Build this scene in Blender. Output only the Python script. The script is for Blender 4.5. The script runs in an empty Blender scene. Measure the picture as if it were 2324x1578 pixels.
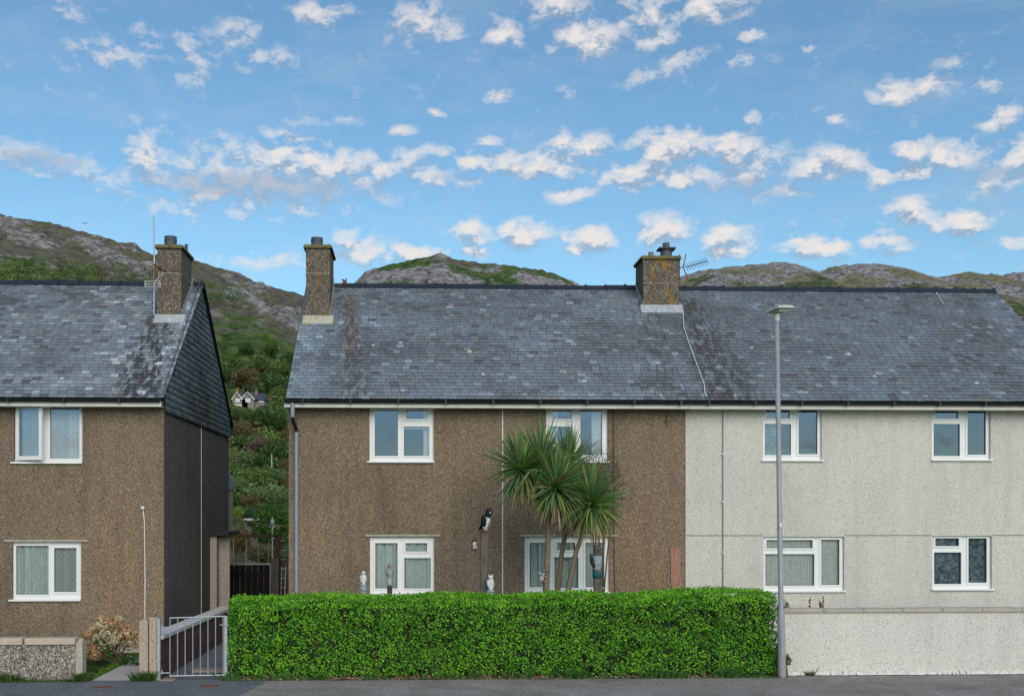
import bpy, math, random
import numpy as np
from mathutils import Vector, Matrix, noise as mnoise
random.seed(7); rng = np.random.default_rng(7)
R = math.radians; pi = math.pi
sc = bpy.context.scene
COL = sc.collection

# ------------------------------------------------------------------ camera
FPX, CX, CY, WPX = 2530.0, 1050.0, 1165.0, 2323.0
YAW = R(2.4)
CAM = Vector((0, -22.0, 2.66))
cam = bpy.data.cameras.new('camera'); camo = bpy.data.objects.new('camera', cam); COL.objects.link(camo)
camo.location = CAM; camo.rotation_euler = (pi/2, 0, -YAW)
cam.sensor_width = 36; cam.lens = 36*FPX/WPX
cam.shift_x = (WPX/2-CX)/WPX; cam.shift_y = (CY-789)/WPX
cam.clip_start = .1; cam.clip_end = 20000
sc.camera = camo
RT = Vector((math.cos(YAW), -math.sin(YAW), 0)); FW = Vector((math.sin(YAW), math.cos(YAW), 0))
def ray(px, py): return FW + RT*((px-CX)/FPX) + Vector((0, 0, 1))*((CY-py)/FPX)
def at(px, py, Y):
    d = ray(px, py); return CAM + d*((Y-CAM.y)/d.y)
def atx(px, py, X):
    d = ray(px, py); return CAM + d*((X-CAM.x)/d.x)
def X_(px, Y): return at(px, CY, Y).x
def Z_(py, Y, px=1100): return at(px, py, Y).z

# ------------------------------------------------------------------ objects
BASE = {}
def thing(name, loc, label, cat, group=None, kind=None):
    o = bpy.data.objects.new(name, None); COL.objects.link(o); o.empty_display_size = .2
    o.location = loc; BASE[o.name] = Vector(loc)
    return tag(o, label, cat, group, kind)
def tag(o, label=None, cat=None, group=None, kind=None):
    if label: o['label'] = label
    if cat: o['category'] = cat
    if group: o['group'] = group
    if kind: o['kind'] = kind
    return o
def base_of(p):
    return BASE.get(p.name, Vector((0, 0, 0))) if p else Vector((0, 0, 0))
def link(name, me, mat, parent=None, base=None, smooth=False):
    o = bpy.data.objects.new(name, me); COL.objects.link(o)
    b = base_of(parent) if parent else (Vector(base) if base is not None else Vector((0, 0, 0)))
    if b.length > 0: me.transform(Matrix.Translation(-b))
    if parent: o.parent = parent
    else: o.location = b
    BASE[o.name] = b
    if mat: me.materials.append(mat)
    if smooth:
        me.polygons.foreach_set('use_smooth', [True]*len(me.polygons))
    return o
def copy_tree(o, parent=None):
    c = o.copy(); COL.objects.link(c); c.parent = parent
    for ch in list(o.children): copy_tree(ch, c)
    return c

class MB:
    def __init__(s): s.v = []; s.f = []; s.c = []; s.cur = (1, 1, 1)
    def quad(s, *p):
        n = len(s.v); s.v += [tuple(q) for q in p]; s.f.append(tuple(range(n, n+len(p)))); s.c.append(s.cur); return s
    def box(s, x0, x1, y0, y1, z0, z1, M=None):
        n = len(s.v)
        P = [(x0,y0,z0),(x1,y0,z0),(x1,y1,z0),(x0,y1,z0),(x0,y0,z1),(x1,y0,z1),(x1,y1,z1),(x0,y1,z1)]
        if M: P = [tuple(M @ Vector(p)) for p in P]
        s.v += P
        for q in ((0,3,2,1),(4,5,6,7),(0,1,5,4),(1,2,6,5),(2,3,7,6),(3,0,4,7)):
            s.f.append(tuple(n+i for i in q)); s.c.append(s.cur)
        return s
    def bbox(s, x0, x1, y0, y1, z0, z1, b=.01):   # box with chamfered vertical/top edges
        n = len(s.v)
        for (i, z) in ((0, z0), (0, z1-b), (b, z1)):
            s.v += [(x0+i+b,y0+i,z),(x1-i-b,y0+i,z),(x1-i,y0+i+b,z),(x1-i,y1-i-b,z),(x1-i-b,y1-i,z),(x0+i+b,y1-i,z),(x0+i,y1-i-b,z),(x0+i,y0+i+b,z)]
        for k in (0, 8):
            for i in range(8):
                j = (i+1) % 8; s.f.append((n+k+i, n+k+j, n+k+8+j, n+k+8+i)); s.c.append(s.cur)
        s.f.append(tuple(n+16+i for i in range(8))); s.c.append(s.cur)
        return s
    def tube(s, pts, rad, n=8, cap=True):
        pts = [Vector(p) for p in pts]
        if not hasattr(rad, '__len__'): rad = [rad]*len(pts)
        b0 = len(s.v); prev = None
        for i, p in enumerate(pts):
            t = (pts[min(i+1, len(pts)-1)]-pts[max(i-1, 0)]).normalized()
            if prev is None:
                a = Vector((0, 0, 1)) if abs(t.z) < .9 else Vector((1, 0, 0))
                u = t.cross(a).normalized()
            else:
                u = (prev - t*prev.dot(t)).normalized()
            prev = u; w = t.cross(u)
            for k in range(n):
                a = 2*pi*k/n; s.v.append(tuple(p+(u*math.cos(a)+w*math.sin(a))*rad[i]))
        for i in range(len(pts)-1):
            for k in range(n):
                j = (k+1) % n
                s.f.append((b0+i*n+k, b0+i*n+j, b0+(i+1)*n+j, b0+(i+1)*n+k)); s.c.append(s.cur)
        if cap:
            s.f.append(tuple(b0+k for k in range(n))[::-1]); s.c.append(s.cur)
            e = b0+(len(pts)-1)*n; s.f.append(tuple(e+k for k in range(n))); s.c.append(s.cur)
        return s
    def lathe(s, prof, c=(0, 0, 0), n=16, sx=1, sy=1):
        b0 = len(s.v)
        for r, z in prof:
            for k in range(n):
                a = 2*pi*k/n; s.v.append((c[0]+r*sx*math.cos(a), c[1]+r*sy*math.sin(a), c[2]+z))
        for i in range(len(prof)-1):
            for k in range(n):
                j = (k+1) % n
                s.f.append((b0+i*n+k, b0+i*n+j, b0+(i+1)*n+j, b0+(i+1)*n+k)); s.c.append(s.cur)
        s.f.append(tuple(b0+k for k in range(n))[::-1]); s.c.append(s.cur)
        e = b0+(len(prof)-1)*n; s.f.append(tuple(e+k for k in range(n))); s.c.append(s.cur)
        return s
    def ball(s, c, r, n=12, m=8, M=None):
        r = r if hasattr(r, '__len__') else (r, r, r)
        b0 = len(s.v)
        for i in range(m+1):
            t = pi*i/m
            for k in range(n):
                a = 2*pi*k/n
                q = Vector((r[0]*math.sin(t)*math.cos(a), r[1]*math.sin(t)*math.sin(a), -r[2]*math.cos(t)))
                if M: q = M @ q
                s.v.append((c[0]+q.x, c[1]+q.y, c[2]+q.z))
        for i in range(m):
            for k in range(n):
                j = (k+1) % n
                s.f.append((b0+i*n+k, b0+i*n+j, b0+(i+1)*n+j, b0+(i+1)*n+k)); s.c.append(s.cur)
        return s
    def plate(s, x0, x1, z0, z1, holes, y, dy):     # front face (normal -Y) with rectangular holes and their reveals
        xs = sorted(set([x0, x1]+[h[0] for h in holes]+[h[1] for h in holes]))
        zs = sorted(set([z0, z1]+[h[2] for h in holes]+[h[3] for h in holes]))
        for i in range(len(xs)-1):
            for j in range(len(zs)-1):
                cx, cz = (xs[i]+xs[i+1])/2, (zs[j]+zs[j+1])/2
                if any(h[0] < cx < h[1] and h[2] < cz < h[3] for h in holes): continue
                s.quad((xs[i],y,zs[j]),(xs[i+1],y,zs[j]),(xs[i+1],y,zs[j+1]),(xs[i],y,zs[j+1]))
        for a, b, c, d in holes:
            s.quad((a,y,c),(a,y,d),(a,y+dy,d),(a,y+dy,c)); s.quad((b,y,d),(b,y,c),(b,y+dy,c),(b,y+dy,d))
            s.quad((a,y,d),(b,y,d),(b,y+dy,d),(a,y+dy,d)); s.quad((b,y,c),(a,y,c),(a,y+dy,c),(b,y+dy,c))
        return s
    def build(s, name, mat, parent=None, base=None, smooth=False, col=False):
        me = bpy.data.meshes.new(name); me.from_pydata(s.v, [], s.f)
        if col:
            ca = me.color_attributes.new('Col', 'FLOAT_COLOR', 'CORNER')
            buf = []
            for f, c in zip(s.f, s.c): buf += [c[0], c[1], c[2], 1.0]*len(f)
            ca.data.foreach_set('color', buf)
        o = link(name, me, mat, parent, base, smooth)
        return o

def np_mesh(name, V, F, C, mat, parent=None, base=None, smooth=False):
    """V (n,3), F (m,k) ints, C (m,3) face colours or None"""
    me = bpy.data.meshes.new(name); m, k = F.shape
    me.vertices.add(len(V)); me.vertices.foreach_set('co', V.astype(np.float32).ravel())
    me.loops.add(m*k); me.loops.foreach_set('vertex_index', F.astype(np.int32).ravel())
    me.polygons.add(m); me.polygons.foreach_set('loop_start', np.arange(0, m*k, k, dtype=np.int32))
    me.polygons.foreach_set('loop_total', np.full(m, k, dtype=np.int32))
    me.update(calc_edges=True)
    if C is not None:
        ca = me.color_attributes.new('Col', 'FLOAT_COLOR', 'CORNER')
        c4 = np.concatenate([C, np.ones((m, 1))], 1)
        ca.data.foreach_set('color', np.repeat(c4, k, 0).astype(np.float32).ravel())
    return link(name, me, mat, parent, base, smooth)

# ------------------------------------------------------------------ materials
class NT:
    def __init__(s, nt): s.nt = nt
    def n(s, t, **kw):
        nd = s.nt.nodes.new(t)
        for k, v in kw.items(): setattr(nd, k, v)
        return nd
    def put(s, sock, v):
        if v is None: return
        if isinstance(v, bpy.types.NodeSocket): s.nt.links.new(v, sock)
        elif hasattr(v, '__len__') and sock.type == 'RGBA' and len(v) == 3: sock.default_value = (*v, 1)
        else: sock.default_value = v
    def m(s, op, a, b=None, c=None, clamp=False):
        nd = s.n('ShaderNodeMath', operation=op, use_clamp=clamp)
        s.put(nd.inputs[0], a); s.put(nd.inputs[1], b)
        if c is not None: s.put(nd.inputs[2], c)
        return nd.outputs[0]
    def vm(s, op, a, b=None, c=None):
        nd = s.n('ShaderNodeVectorMath', operation=op)
        s.put(nd.inputs[0], a); s.put(nd.inputs[1], b)
        if c is not None: s.put(nd.inputs[2], c)
        return nd.outputs['Value'] if op in ('LENGTH', 'DOT_PRODUCT', 'DISTANCE') else nd.outputs[0]
    def obj(s, scale=(1, 1, 1)):
        tc = s.n('ShaderNodeTexCoord'); mp = s.n('ShaderNodeMapping'); mp.inputs['Scale'].default_value = scale
        s.nt.links.new(tc.outputs['Object'], mp.inputs[0]); return mp.outputs[0]
    def noise(s, vec, scale, detail=3, rough=.5, dist=0, out='Fac'):
        nd = s.n('ShaderNodeTexNoise'); s.put(nd.inputs['Vector'], vec); nd.inputs['Scale'].default_value = scale
        nd.inputs['Detail'].default_value = detail; nd.inputs['Roughness'].default_value = rough; nd.inputs['Distortion'].default_value = dist
        return nd.outputs[out]
    def vor(s, vec, scale, out='Color', feature='F1', rand=1):
        nd = s.n('ShaderNodeTexVoronoi', feature=feature); s.put(nd.inputs['Vector'], vec); nd.inputs['Scale'].default_value = scale
        nd.inputs['Randomness'].default_value = rand
        return nd.outputs[out]
    def ramp(s, fac, stops, interp='LINEAR'):
        nd = s.n('ShaderNodeValToRGB'); cr = nd.color_ramp; cr.interpolation = interp
        while len(cr.elements) < len(stops): cr.elements.new(.5)
        for e, (p, c) in zip(cr.elements, stops):
            e.position = p; e.color = (*c, 1) if hasattr(c, '__len__') else (c, c, c, 1)
        s.put(nd.inputs[0], fac); return nd.outputs[0]
    def mix(s, fac, a, b, blend='MIX'):
        nd = s.n('ShaderNodeMix', data_type='RGBA', blend_type=blend); s.put(nd.inputs[0], fac); s.put(nd.inputs[6], a); s.put(nd.inputs[7], b)
        return nd.outputs[2]
    def attr(s, name='Col', out='Color'):
        nd = s.n('ShaderNodeAttribute'); nd.attribute_name = name; return nd.outputs[out]
    def bump(s, h, strength=.5, dist=.01):
        nd = s.n('ShaderNodeBump'); s.put(nd.inputs['Height'], h); nd.inputs['Strength'].default_value = strength; nd.inputs['Distance'].default_value = dist
        return nd.outputs[0]
    def sep(s, v):
        nd = s.n('ShaderNodeSeparateXYZ'); s.put(nd.inputs[0], v); return nd.outputs
    def bsdf(s, col, rough=.8, normal=None, spec=.3, metal=0, **kw):
        nd = s.n('ShaderNodeBsdfPrincipled'); s.put(nd.inputs['Base Color'], col); s.put(nd.inputs['Roughness'], rough)
        nd.inputs['Specular IOR Level'].default_value = spec; s.put(nd.inputs['Metallic'], metal)
        if normal is not None: s.put(nd.inputs['Normal'], normal)
        for k, v in kw.items(): s.put(nd.inputs[k.replace('_', ' ')], v)
        return nd.outputs[0]
    def out(s, sh):
        o = s.n('ShaderNodeOutputMaterial'); s.put(o.inputs[0], sh)
def mat(name):
    m = bpy.data.materials.new(name); m.use_nodes = True; m.node_tree.nodes.clear(); return m, NT(m.node_tree)

def simple(name, c, rough=.6, metal=0, var=.25, scale=8, bump=0, spec=.4):
    m, t = mat(name); v = t.obj()
    n1 = t.noise(v, scale, 5, .6)
    k = t.ramp(n1, [(.25, tuple(x*(1-var) for x in c)), (.75, tuple(min(1, x*(1+var)) for x in c))])
    t.out(t.bsdf(k, rough, t.bump(n1, bump, .01) if bump else None, spec, metal)); return m

def pebble(name, stops, scale, tint, dark=.25, soil=None):
    m, t = mat(name); v = t.obj((1, 1, .72))
    w = t.vm('ADD', v, t.vm('SCALE', t.noise(v, 60, 1, .5, out='Color'), None)); 
    w.node.inputs[1].default_value = (0, 0, 0)
    cell = t.sep(t.vor(v, scale))[0]
    cell2 = t.sep(t.vor(v, scale*.45))[1]
    val = t.m('ADD', t.m('MULTIPLY', cell, .88), t.m('MULTIPLY', cell2, .12))
    c = t.ramp(val, stops)
    big = t.noise(t.obj((1, 1, .45)), .55, 5, .62, .4)
    c = t.mix(1, c, t.ramp(big, [(.3, tuple(1-dark*a for a in (1, 1, 1))), (.5, (1, 1, 1)), (.72, tint)]), 'MULTIPLY')
    st = t.noise(t.obj((3.2, 3.2, .22)), 1.3, 4, .6)
    c = t.mix(t.ramp(st, [(.48, 0), (.72, min(.6, dark*1.5))]), c, t.mix(1, c, (.62, .62, .64), 'MULTIPLY'))
    d = t.vor(v, scale, 'Distance')
    if soil:
        z = t.sep(t.obj())[2]
        f = t.m('MULTIPLY_ADD', t.noise(t.obj(), 3, 4, .6), .9, t.m('MULTIPLY', z, -2.2), clamp=False)
        c = t.mix(t.ramp(f, [(.1, 0), (.6, .7)]), c, soil)
    t.out(t.bsdf(c, .92, t.bump(d, .9, .012), .15)); return m

M = {}
M['brown_render'] = pebble('brown_pebbledash', [(0, (.11, .080, .054)), (.28, (.18, .131, .090)), (.6, (.26, .190, .129)), (.88, (.37, .280, .195)), (1, (.56, .46, .35))], 92, (1.22, 1.14, 1.02), .3)
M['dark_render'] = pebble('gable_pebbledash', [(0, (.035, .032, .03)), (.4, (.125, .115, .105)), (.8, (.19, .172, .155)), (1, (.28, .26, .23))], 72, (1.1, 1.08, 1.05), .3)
M['white_render'] = pebble('white_pebbledash', [(0, (.30, .28, .25)), (.08, (.46, .43, .38)), (.18, (.66, .62, .55)), (.7, (.74, .695, .61)), (1, (.82, .775, .70))], 95, (1.06, 1.05, 1.04), .14)
M['white_wall'] = pebble('white_garden_render', [(0, (.32, .30, .27)), (.07, (.48, .45, .40)), (.17, (.68, .64, .57)), (.7, (.75, .71, .63)), (1, (.84, .80, .73))], 84, (1.04, 1.04, 1.03), .12)
M['grey_render'] = pebble('grey_weathered_render', [(0, (.07, .06, .055)), (.3, (.17, .15, .13)), (.6, (.27, .235, .19)), (.85, (.42, .38, .32)), (1, (.6, .56, .5))], 55, (1.1, 1.08, 1.02), .3, soil=(.06, .065, .03))
M['pvc'] = simple('white_pvc', (.80, .79, .76), .35, var=.04, scale=3)
M['fascia'] = simple('fascia_paint', (.80, .76, .68), .5, var=.12, scale=4)
M['black_pvc'] = simple('black_gutter', (.012, .013, .016), .4, var=.3)
M['grey_pipe'] = simple('grey_downpipe', (.25, .30, .36), .45, var=.12)
M['concrete'] = simple('concrete', (.42, .37, .30), .9, var=.25, scale=14, bump=.4)
M['pink_concrete'] = simple('post_concrete', (.42, .32, .24), .9, var=.3, scale=18, bump=.5)
M['coping'] = simple('coping_stone', (.50, .41, .31), .9, var=.16, scale=9, bump=.3)
M['coping_grey'] = simple('coping_grey', (.42, .37, .31), .9, var=.2, scale=6, bump=.3)
M['galv'] = simple('galvanised_steel', (.42, .44, .46), .45, metal=.5, var=.15, scale=20)
M['lamp_grey'] = simple('lamp_column_paint', (.30, .30, .31), .42, var=.14, scale=5)
M['lamp_head'] = simple('lamp_head_paint', (.52, .51, .46), .5, var=.1, scale=8)
M['lead'] = simple('lead_flashing', (.40, .42, .43), .6, var=.35, scale=10)
M['rust'] = simple('rusty_iron', (.17, .055, .03), .85, var=.5, scale=25, bump=.3)
M['black_metal'] = simple('black_metal', (.02, .02, .022), .5)
M['pot_grey'] = simple('dark_clay_pot', (.075, .085, .10), .55, var=.25)
M['pot_dark'] = simple('pot_collar', (.03, .032, .036), .6)
M['pot_tan'] = simple('tan_vent_pot', (.26, .24, .2), .8, var=.2)
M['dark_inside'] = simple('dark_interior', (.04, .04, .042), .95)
M['white_plastic'] = simple('white_cable', (.72, .71, .68), .4, var=.05)
M['drk_cable'] = simple('dark_cable', (.03, .025, .022), .6)
M['ridge'] = simple('ridge_tile', (.020, .024, .036), .42, var=.45, scale=5)

def wood(name, a, b, sc_=(8, 8, 1.2)):
    m, t = mat(name); n = t.noise(t.obj(sc_), 6, 6, .65, .6)
    t.out(t.bsdf(t.ramp(n, [(.3, a), (.7, b)]), .85, t.bump(n, .5, .01), .2)); return m
M['grey_wood'] = wood('weathered_grey_timber', (.06, .05, .042), (.18, .155, .135))
M['pale_wood'] = wood('pale_timber', (.22, .18, .14), (.40, .34, .28))
M['red_wood'] = wood('red_stained_timber', (.30, .10, .06), (.42, .27, .20), (6, 6, .8))
M['dark_wood'] = wood('dark_stained_boards', (.008, .006, .007), (.02, .014, .014))
M['brown_wood'] = wood('brown_bar', (.05, .03, .025), (.12, .07, .055))

# lichen covered concrete cap
m, t = mat('lichen_cap'); n = t.noise(t.obj(), 9, 5, .6); c = t.ramp(n, [(.35, (.10, .095, .06)), (.5, (.17, .15, .07)), (.62, (.20, .165, .05)), (.75, (.13, .12, .09))])
t.out(t.bsdf(c, .95, t.bump(n, .5, .02), .1)); M['cap'] = m
# chimney with lichen patches
def chimney_mat(name, lichen):
    m, t = mat(name); v = t.obj()
    cell = t.sep(t.vor(t.obj((1, 1, .8)), 66))[0]
    c = t.ramp(cell, [(0, (.05, .04, .03)), (.4, (.13, .105, .08)), (.8, (.22, .18, .13)), (.97, (.3, .26, .2)), (1, (.6, .55, .45))])
    n = t.noise(v, 3.2, 5, .65)
    c = t.mix(t.ramp(n, [(.45, 0), (.75, .5)]), c, (.09, .085, .075))
    l = t.noise(t.obj((1.6, 1.6, .8)), 2.6, 4, .55, .5)
    c = t.mix(t.ramp(l, [(.60-.06*lichen, 0), (.68-.05*lichen, lichen)]), c, (.32, .18, .03))
    t.out(t.bsdf(c, .95, t.bump(t.vor(v, 66, 'Distance'), .7, .012), .1)); return m
M['chimney'] = chimney_mat('chimney_pebbledash', .15); M['chimney_lichen'] = chimney_mat('lichened_chimney_pebbledash', .9)
m, t = mat('stained_flashing'); n = t.noise(t.obj(), 11, 4, .6)
t.out(t.bsdf(t.ramp(n, [(.3, (.40, .42, .42)), (.5, (.50, .47, .40)), (.62, (.46, .36, .08)), (.75, (.30, .28, .22))]), .8)); M['yellow_flash'] = m

# slate
def slate_mat():
    m, t = mat('slate'); c = t.attr('Col'); st = t.attr('Stain', 'Fac'); v = t.obj()
    n = t.noise(v, 28, 4, .6); c = t.mix(1, c, t.ramp(n, [(.25, .80), (.75, 1.2)]), 'MULTIPLY')
    big = t.noise(v, .7, 5, .6); c = t.mix(1, c, t.ramp(big, [(.3, .82), (.7, 1.16)]), 'MULTIPLY')
    # moss and soot runs: broken patches within the weathered bands
    run = t.noise(t.obj((9, 3.2, 3.2)), 1.0, 5, .62, .3)
    f = t.m('MULTIPLY', t.ramp(run, [(.42, 0), (.54, 1)]), st, clamp=True)
    c = t.mix(f, c, (.028, .030, .032))
    # lichen spots
    vo = t.n('ShaderNodeTexVoronoi'); t.put(vo.inputs['Vector'], v); vo.inputs['Scale'].default_value = 1.35
    spot = t.m('MULTIPLY', t.ramp(t.m('ADD', vo.outputs['Distance'], t.m('MULTIPLY', n, .05)), [(.075, 1), (.10, 0)]), t.m('GREATER_THAN', t.sep(vo.outputs['Color'])[0], .45))
    c = t.mix(t.m('MULTIPLY', spot, .8), c, (.56, .56, .46))
    t.out(t.bsdf(c, t.ramp(n, [(.3, .42), (.7, .62)]), t.bump(n, .25, .006), .45)); return m
M['slate'] = slate_mat()

# leaves / vertex coloured foliage
def foliage(name, trans=.35, rough=.5, spec=.35, gain=1):
    m, t = mat(name); c = t.attr('Col')
    if gain != 1: c = t.mix(1, c, (gain, gain, gain), 'MULTIPLY')
    b = t.bsdf(c, rough, None, spec)
    tr = t.n('ShaderNodeBsdfTranslucent'); t.put(tr.inputs[0], t.mix(1, c, (1.2, 1.5, .5), 'MULTIPLY'))
    mx = t.n('ShaderNodeMixShader'); mx.inputs[0].default_value = trans; t.put(mx.inputs[1], b); t.put(mx.inputs[2], tr.outputs[0])
    t.out(mx.outputs[0]); return m
M['leaf'] = foliage('leaves', .3, .42, .4)
M['farleaf'] = foliage('distant_leaves', .2, .9, .05, 2.1)
M['flower'] = foliage('dry_petals', .25, .9, .05)
m, t = mat('painted'); t.out(t.bsdf(t.mix(1, t.attr('Col'), t.ramp(t.noise(t.obj((1, 1, .7)), 34, 4, .7), [(.36, .42), (.52, 1.0), (.7, 1.2)]), 'MULTIPLY'), .8, t.bump(t.noise(t.obj(), 60, 3), .4, .004), .25)); M['vcol'] = m
m, t = mat('bark'); n = t.noise(t.obj((9, 9, 4)), 5, 6, .7)
t.out(t.bsdf(t.ramp(n, [(.3, (.07, .05, .035)), (.7, (.25, .19, .13))]), .95, t.bump(n, .9, .02), .1)); M['bark'] = m
m, t = mat('palm_bark'); n = t.noise(t.obj((12, 12, 5)), 4, 6, .7)
t.out(t.bsdf(t.ramp(n, [(.25, (.10, .075, .045)), (.75, (.33, .26, .18))]), .95, t.bump(n, 1, .015), .1)); M['palm_bark'] = m

# glass
def glass(name, refl, tint=(.93, .94, .94), rough=0):
    m, t = mat(name)
    lw = t.n('ShaderNodeFresnel'); lw.inputs[0].default_value = 1.5
    f = t.m('MULTIPLY_ADD', lw.outputs[0], 1.6, refl, clamp=True)
    tr = t.n('ShaderNodeBsdfTransparent'); tr.inputs[0].default_value = (*tint, 1)
    g = t.n('ShaderNodeBsdfGlossy'); g.inputs['Roughness'].default_value = rough; g.inputs['Color'].default_value = (.58, .66, .88, 1)
    nn = t.noise(t.obj(), .9, 2, .5); t.put(g.inputs['Normal'], t.bump(nn, .06, .05))
    mx = t.n('ShaderNodeMixShader'); t.put(mx.inputs[0], f); t.put(mx.inputs[1], tr.outputs[0]); t.put(mx.inputs[2], g.outputs[0])
    t.out(mx.outputs[0]); return m
M['glass'] = glass('window_glass', .13)
M['glass_low'] = glass('window_glass_lower', .06)

def cloth(name, c, lat=0, alpha=.25, stripes=0, pat=0):
    m, t = mat(name); v = t.obj(); s = t.sep(v)
    n = t.noise(v, 14, 4, .6)
    col = t.mix(1, c, t.ramp(n, [(.3, .82), (.7, 1.1)]), 'MULTIPLY')
    a = t.m('MULTIPLY_ADD', n, .2, alpha-.1)
    if lat:
        def line(sg):
            q = t.m('ADD', t.m('MULTIPLY', s[0], lat), t.m('MULTIPLY', s[2], sg*lat*.85))
            return t.m('GREATER_THAN', t.m('ABSOLUTE', t.m('SUBTRACT', t.m('FRACT', q), .5)), .44)
        l = t.m('MAXIMUM', line(1), line(-1))
        a = t.m('MULTIPLY', a, t.m('SUBTRACT', 1, l)); col = t.mix(l, col, (.75, .77, .77))
    if pat:
        p = t.noise(v, 9, 6, .8, 1.2); col = t.mix(t.ramp(p, [(.40, 0), (.72, 1)]), (.05, .10, .12), (.55, .68, .70)); a = .02
    d = t.n('ShaderNodeBsdfDiffuse'); t.put(d.inputs[0], col); tl = t.n('ShaderNodeBsdfTranslucent'); t.put(tl.inputs[0], col)
    mx = t.n('ShaderNodeMixShader'); mx.inputs[0].default_value = .25; t.put(mx.inputs[1], d.outputs[0]); t.put(mx.inputs[2], tl.outputs[0])
    tr = t.n('ShaderNodeBsdfTransparent'); m2 = t.n('ShaderNodeMixShader'); t.put(m2.inputs[0], a); t.put(m2.inputs[1], mx.outputs[0]); t.put(m2.inputs[2], tr.outputs[0])
    t.out(m2.outputs[0]); return m
M['net'] = cloth('net_curtain', (.82, .93, .86), 0, .0)
M['lattice'] = cloth('lattice_net_curtain', (.74, .82, .79), 9, .22)
M['lace'] = cloth('pale_curtain', (.82, .85, .83), 0, .06)
M['blind'] = cloth('vertical_blind', (.90, .95, .87), 0, .0)
M['foil'] = cloth('patterned_film', (.3, .36, .36), 0, .02, pat=1)

# asphalt, soil, grass, etc.
def asphalt(name, a, b):
    m, t = mat(name); v = t.obj(); n = t.noise(v, 1.1, 5, .65, .6); g = t.sep(t.vor(v, 90))[0]
    c = t.ramp(n, [(.3, a), (.7, b)]); c = t.mix(1, c, t.ramp(g, [(0, .7), (.9, 1.15), (1, 2.2)]), 'MULTIPLY')
    w = t.m('GREATER_THAN', t.sep(t.vor(v, 24))[1], .992); c = t.mix(t.m('MULTIPLY', w, .6), c, (.45, .44, .42))
    t.out(t.bsdf(c, .9, t.bump(g, .6, .006), .2)); return m
M['asphalt'] = asphalt('pavement_asphalt', (.20, .18, .16), (.34, .31, .28))
M['patch'] = asphalt('dark_asphalt_patch', (.12, .13, .138), (.175, .185, .195))
M['road'] = asphalt('road_asphalt', (.055, .055, .055), (.09, .09, .09))
m, t = mat('soil'); v = t.obj(); n = t.noise(v, 7, 6, .7); g = t.sep(t.vor(v, 32))[0]
c = t.ramp(n, [(.3, (.045, .03, .022)), (.7, (.12, .075, .055))]); c = t.mix(t.ramp(g, [(.82, 0), (.9, .9)]), c, (.42, .27, .2))
t.out(t.bsdf(c, .95, t.bump(n, .7, .03), .1)); M['soil'] = m
m, t = mat('turf'); v = t.obj(); n = t.noise(v, 2, 6, .7); n2 = t.noise(v, 40, 3, .6)
c = t.mix(n2, t.ramp(n, [(.3, (.03, .055, .012)), (.7, (.07, .11, .025))]), (.03, .05, .015))
t.out(t.bsdf(c, .95, t.bump(n2, .8, .03), .1)); M['turf'] = m
M['path'] = simple('concrete_path', (.44, .41, .37), .92, var=.18, scale=22, bump=.4)
M['slab'] = simple('pink_slab', (.36, .25, .22), .9, var=.15, scale=16)

m, t = mat('dark_brick'); br = t.n('ShaderNodeTexBrick')
tc = t.n('ShaderNodeTexCoord'); sp = t.sep(tc.outputs['Object']); cb = t.n('ShaderNodeCombineXYZ'); t.put(cb.inputs[0], sp[1]); t.put(cb.inputs[1], sp[2])
t.put(br.inputs['Vector'], cb.outputs[0]); br.inputs['Scale'].default_value = 1; br.inputs['Brick Width'].default_value = .225; br.inputs['Row Height'].default_value = .075
br.inputs['Mortar Size'].default_value = .006; br.inputs['Color1'].default_value = (.085, .05, .045, 1); br.inputs['Color2'].default_value = (.13, .075, .065, 1); br.inputs['Mortar'].default_value = (.05, .045, .04, 1)
t.out(t.bsdf(br.outputs[0], .85, t.bump(br.outputs['Fac'], -.5, .01), .2)); M['brick'] = m

# hill
m, t = mat('hillside'); v = t.obj(); c = t.attr('Col'); rk = t.attr('Rock', 'Fac')
n = t.noise(v, .35, 8, .72); n2 = t.noise(v, 1.2, 4, .7)
c = t.mix(1, c, t.ramp(n, [(.25, .55), (.5, 1), (.75, 1.5)]), 'MULTIPLY')
crk = t.noise(t.obj((.22, .22, .22)), 1, 8, .72, .3)
c2 = t.ramp(crk, [(.36, (.05, .045, .045)), (.46, (.22, .20, .195)), (.56, (.42, .39, .37)), (.7, (.56, .53, .50))])
c = t.mix(t.ramp(t.m('ADD', rk, t.m('MULTIPLY', t.m('SUBTRACT', n, .5), 1.3)), [(.42, 0), (.56, 1)]), c, c2)
t.out(t.bsdf(c, .95, t.bump(t.m('ADD', crk, n2), .9, 1.6), .05)); M['hill'] = m

# ------------------------------------------------------------------ numpy noise
_perm = rng.random((257, 257)).astype(np.float64)
def vnoise(x, y):
    xi = np.floor(x).astype(int); yi = np.floor(y).astype(int); fx = x-xi; fy = y-yi
    fx = fx*fx*(3-2*fx); fy = fy*fy*(3-2*fy)
    g = lambda a, b: _perm[a % 257, b % 257]
    return (g(xi, yi)*(1-fx)+g(xi+1, yi)*fx)*(1-fy)+(g(xi, yi+1)*(1-fx)+g(xi+1, yi+1)*fx)*fy
def fbm(x, y, o=5, r=.5):
    s = 0; a = 1; tt = 0
    for i in range(o):
        s = s+a*vnoise(x*2**i+17.3*i, y*2**i+9.1*i); tt += a; a *= r
    return s/tt
def worley(x, y):
    xi = np.floor(x).astype(int); yi = np.floor(y).astype(int); best = np.full(x.shape, 9.)
    for i in (-1, 0, 1):
        for j in (-1, 0, 1):
            a = xi+i; b = yi+j
            px = a+_perm[a % 257, b % 257]; py = b+_perm[(b+91) % 257, (a+37) % 257]
            best = np.minimum(best, (px-x)**2+(py-y)**2)
    return np.sqrt(best)
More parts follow.
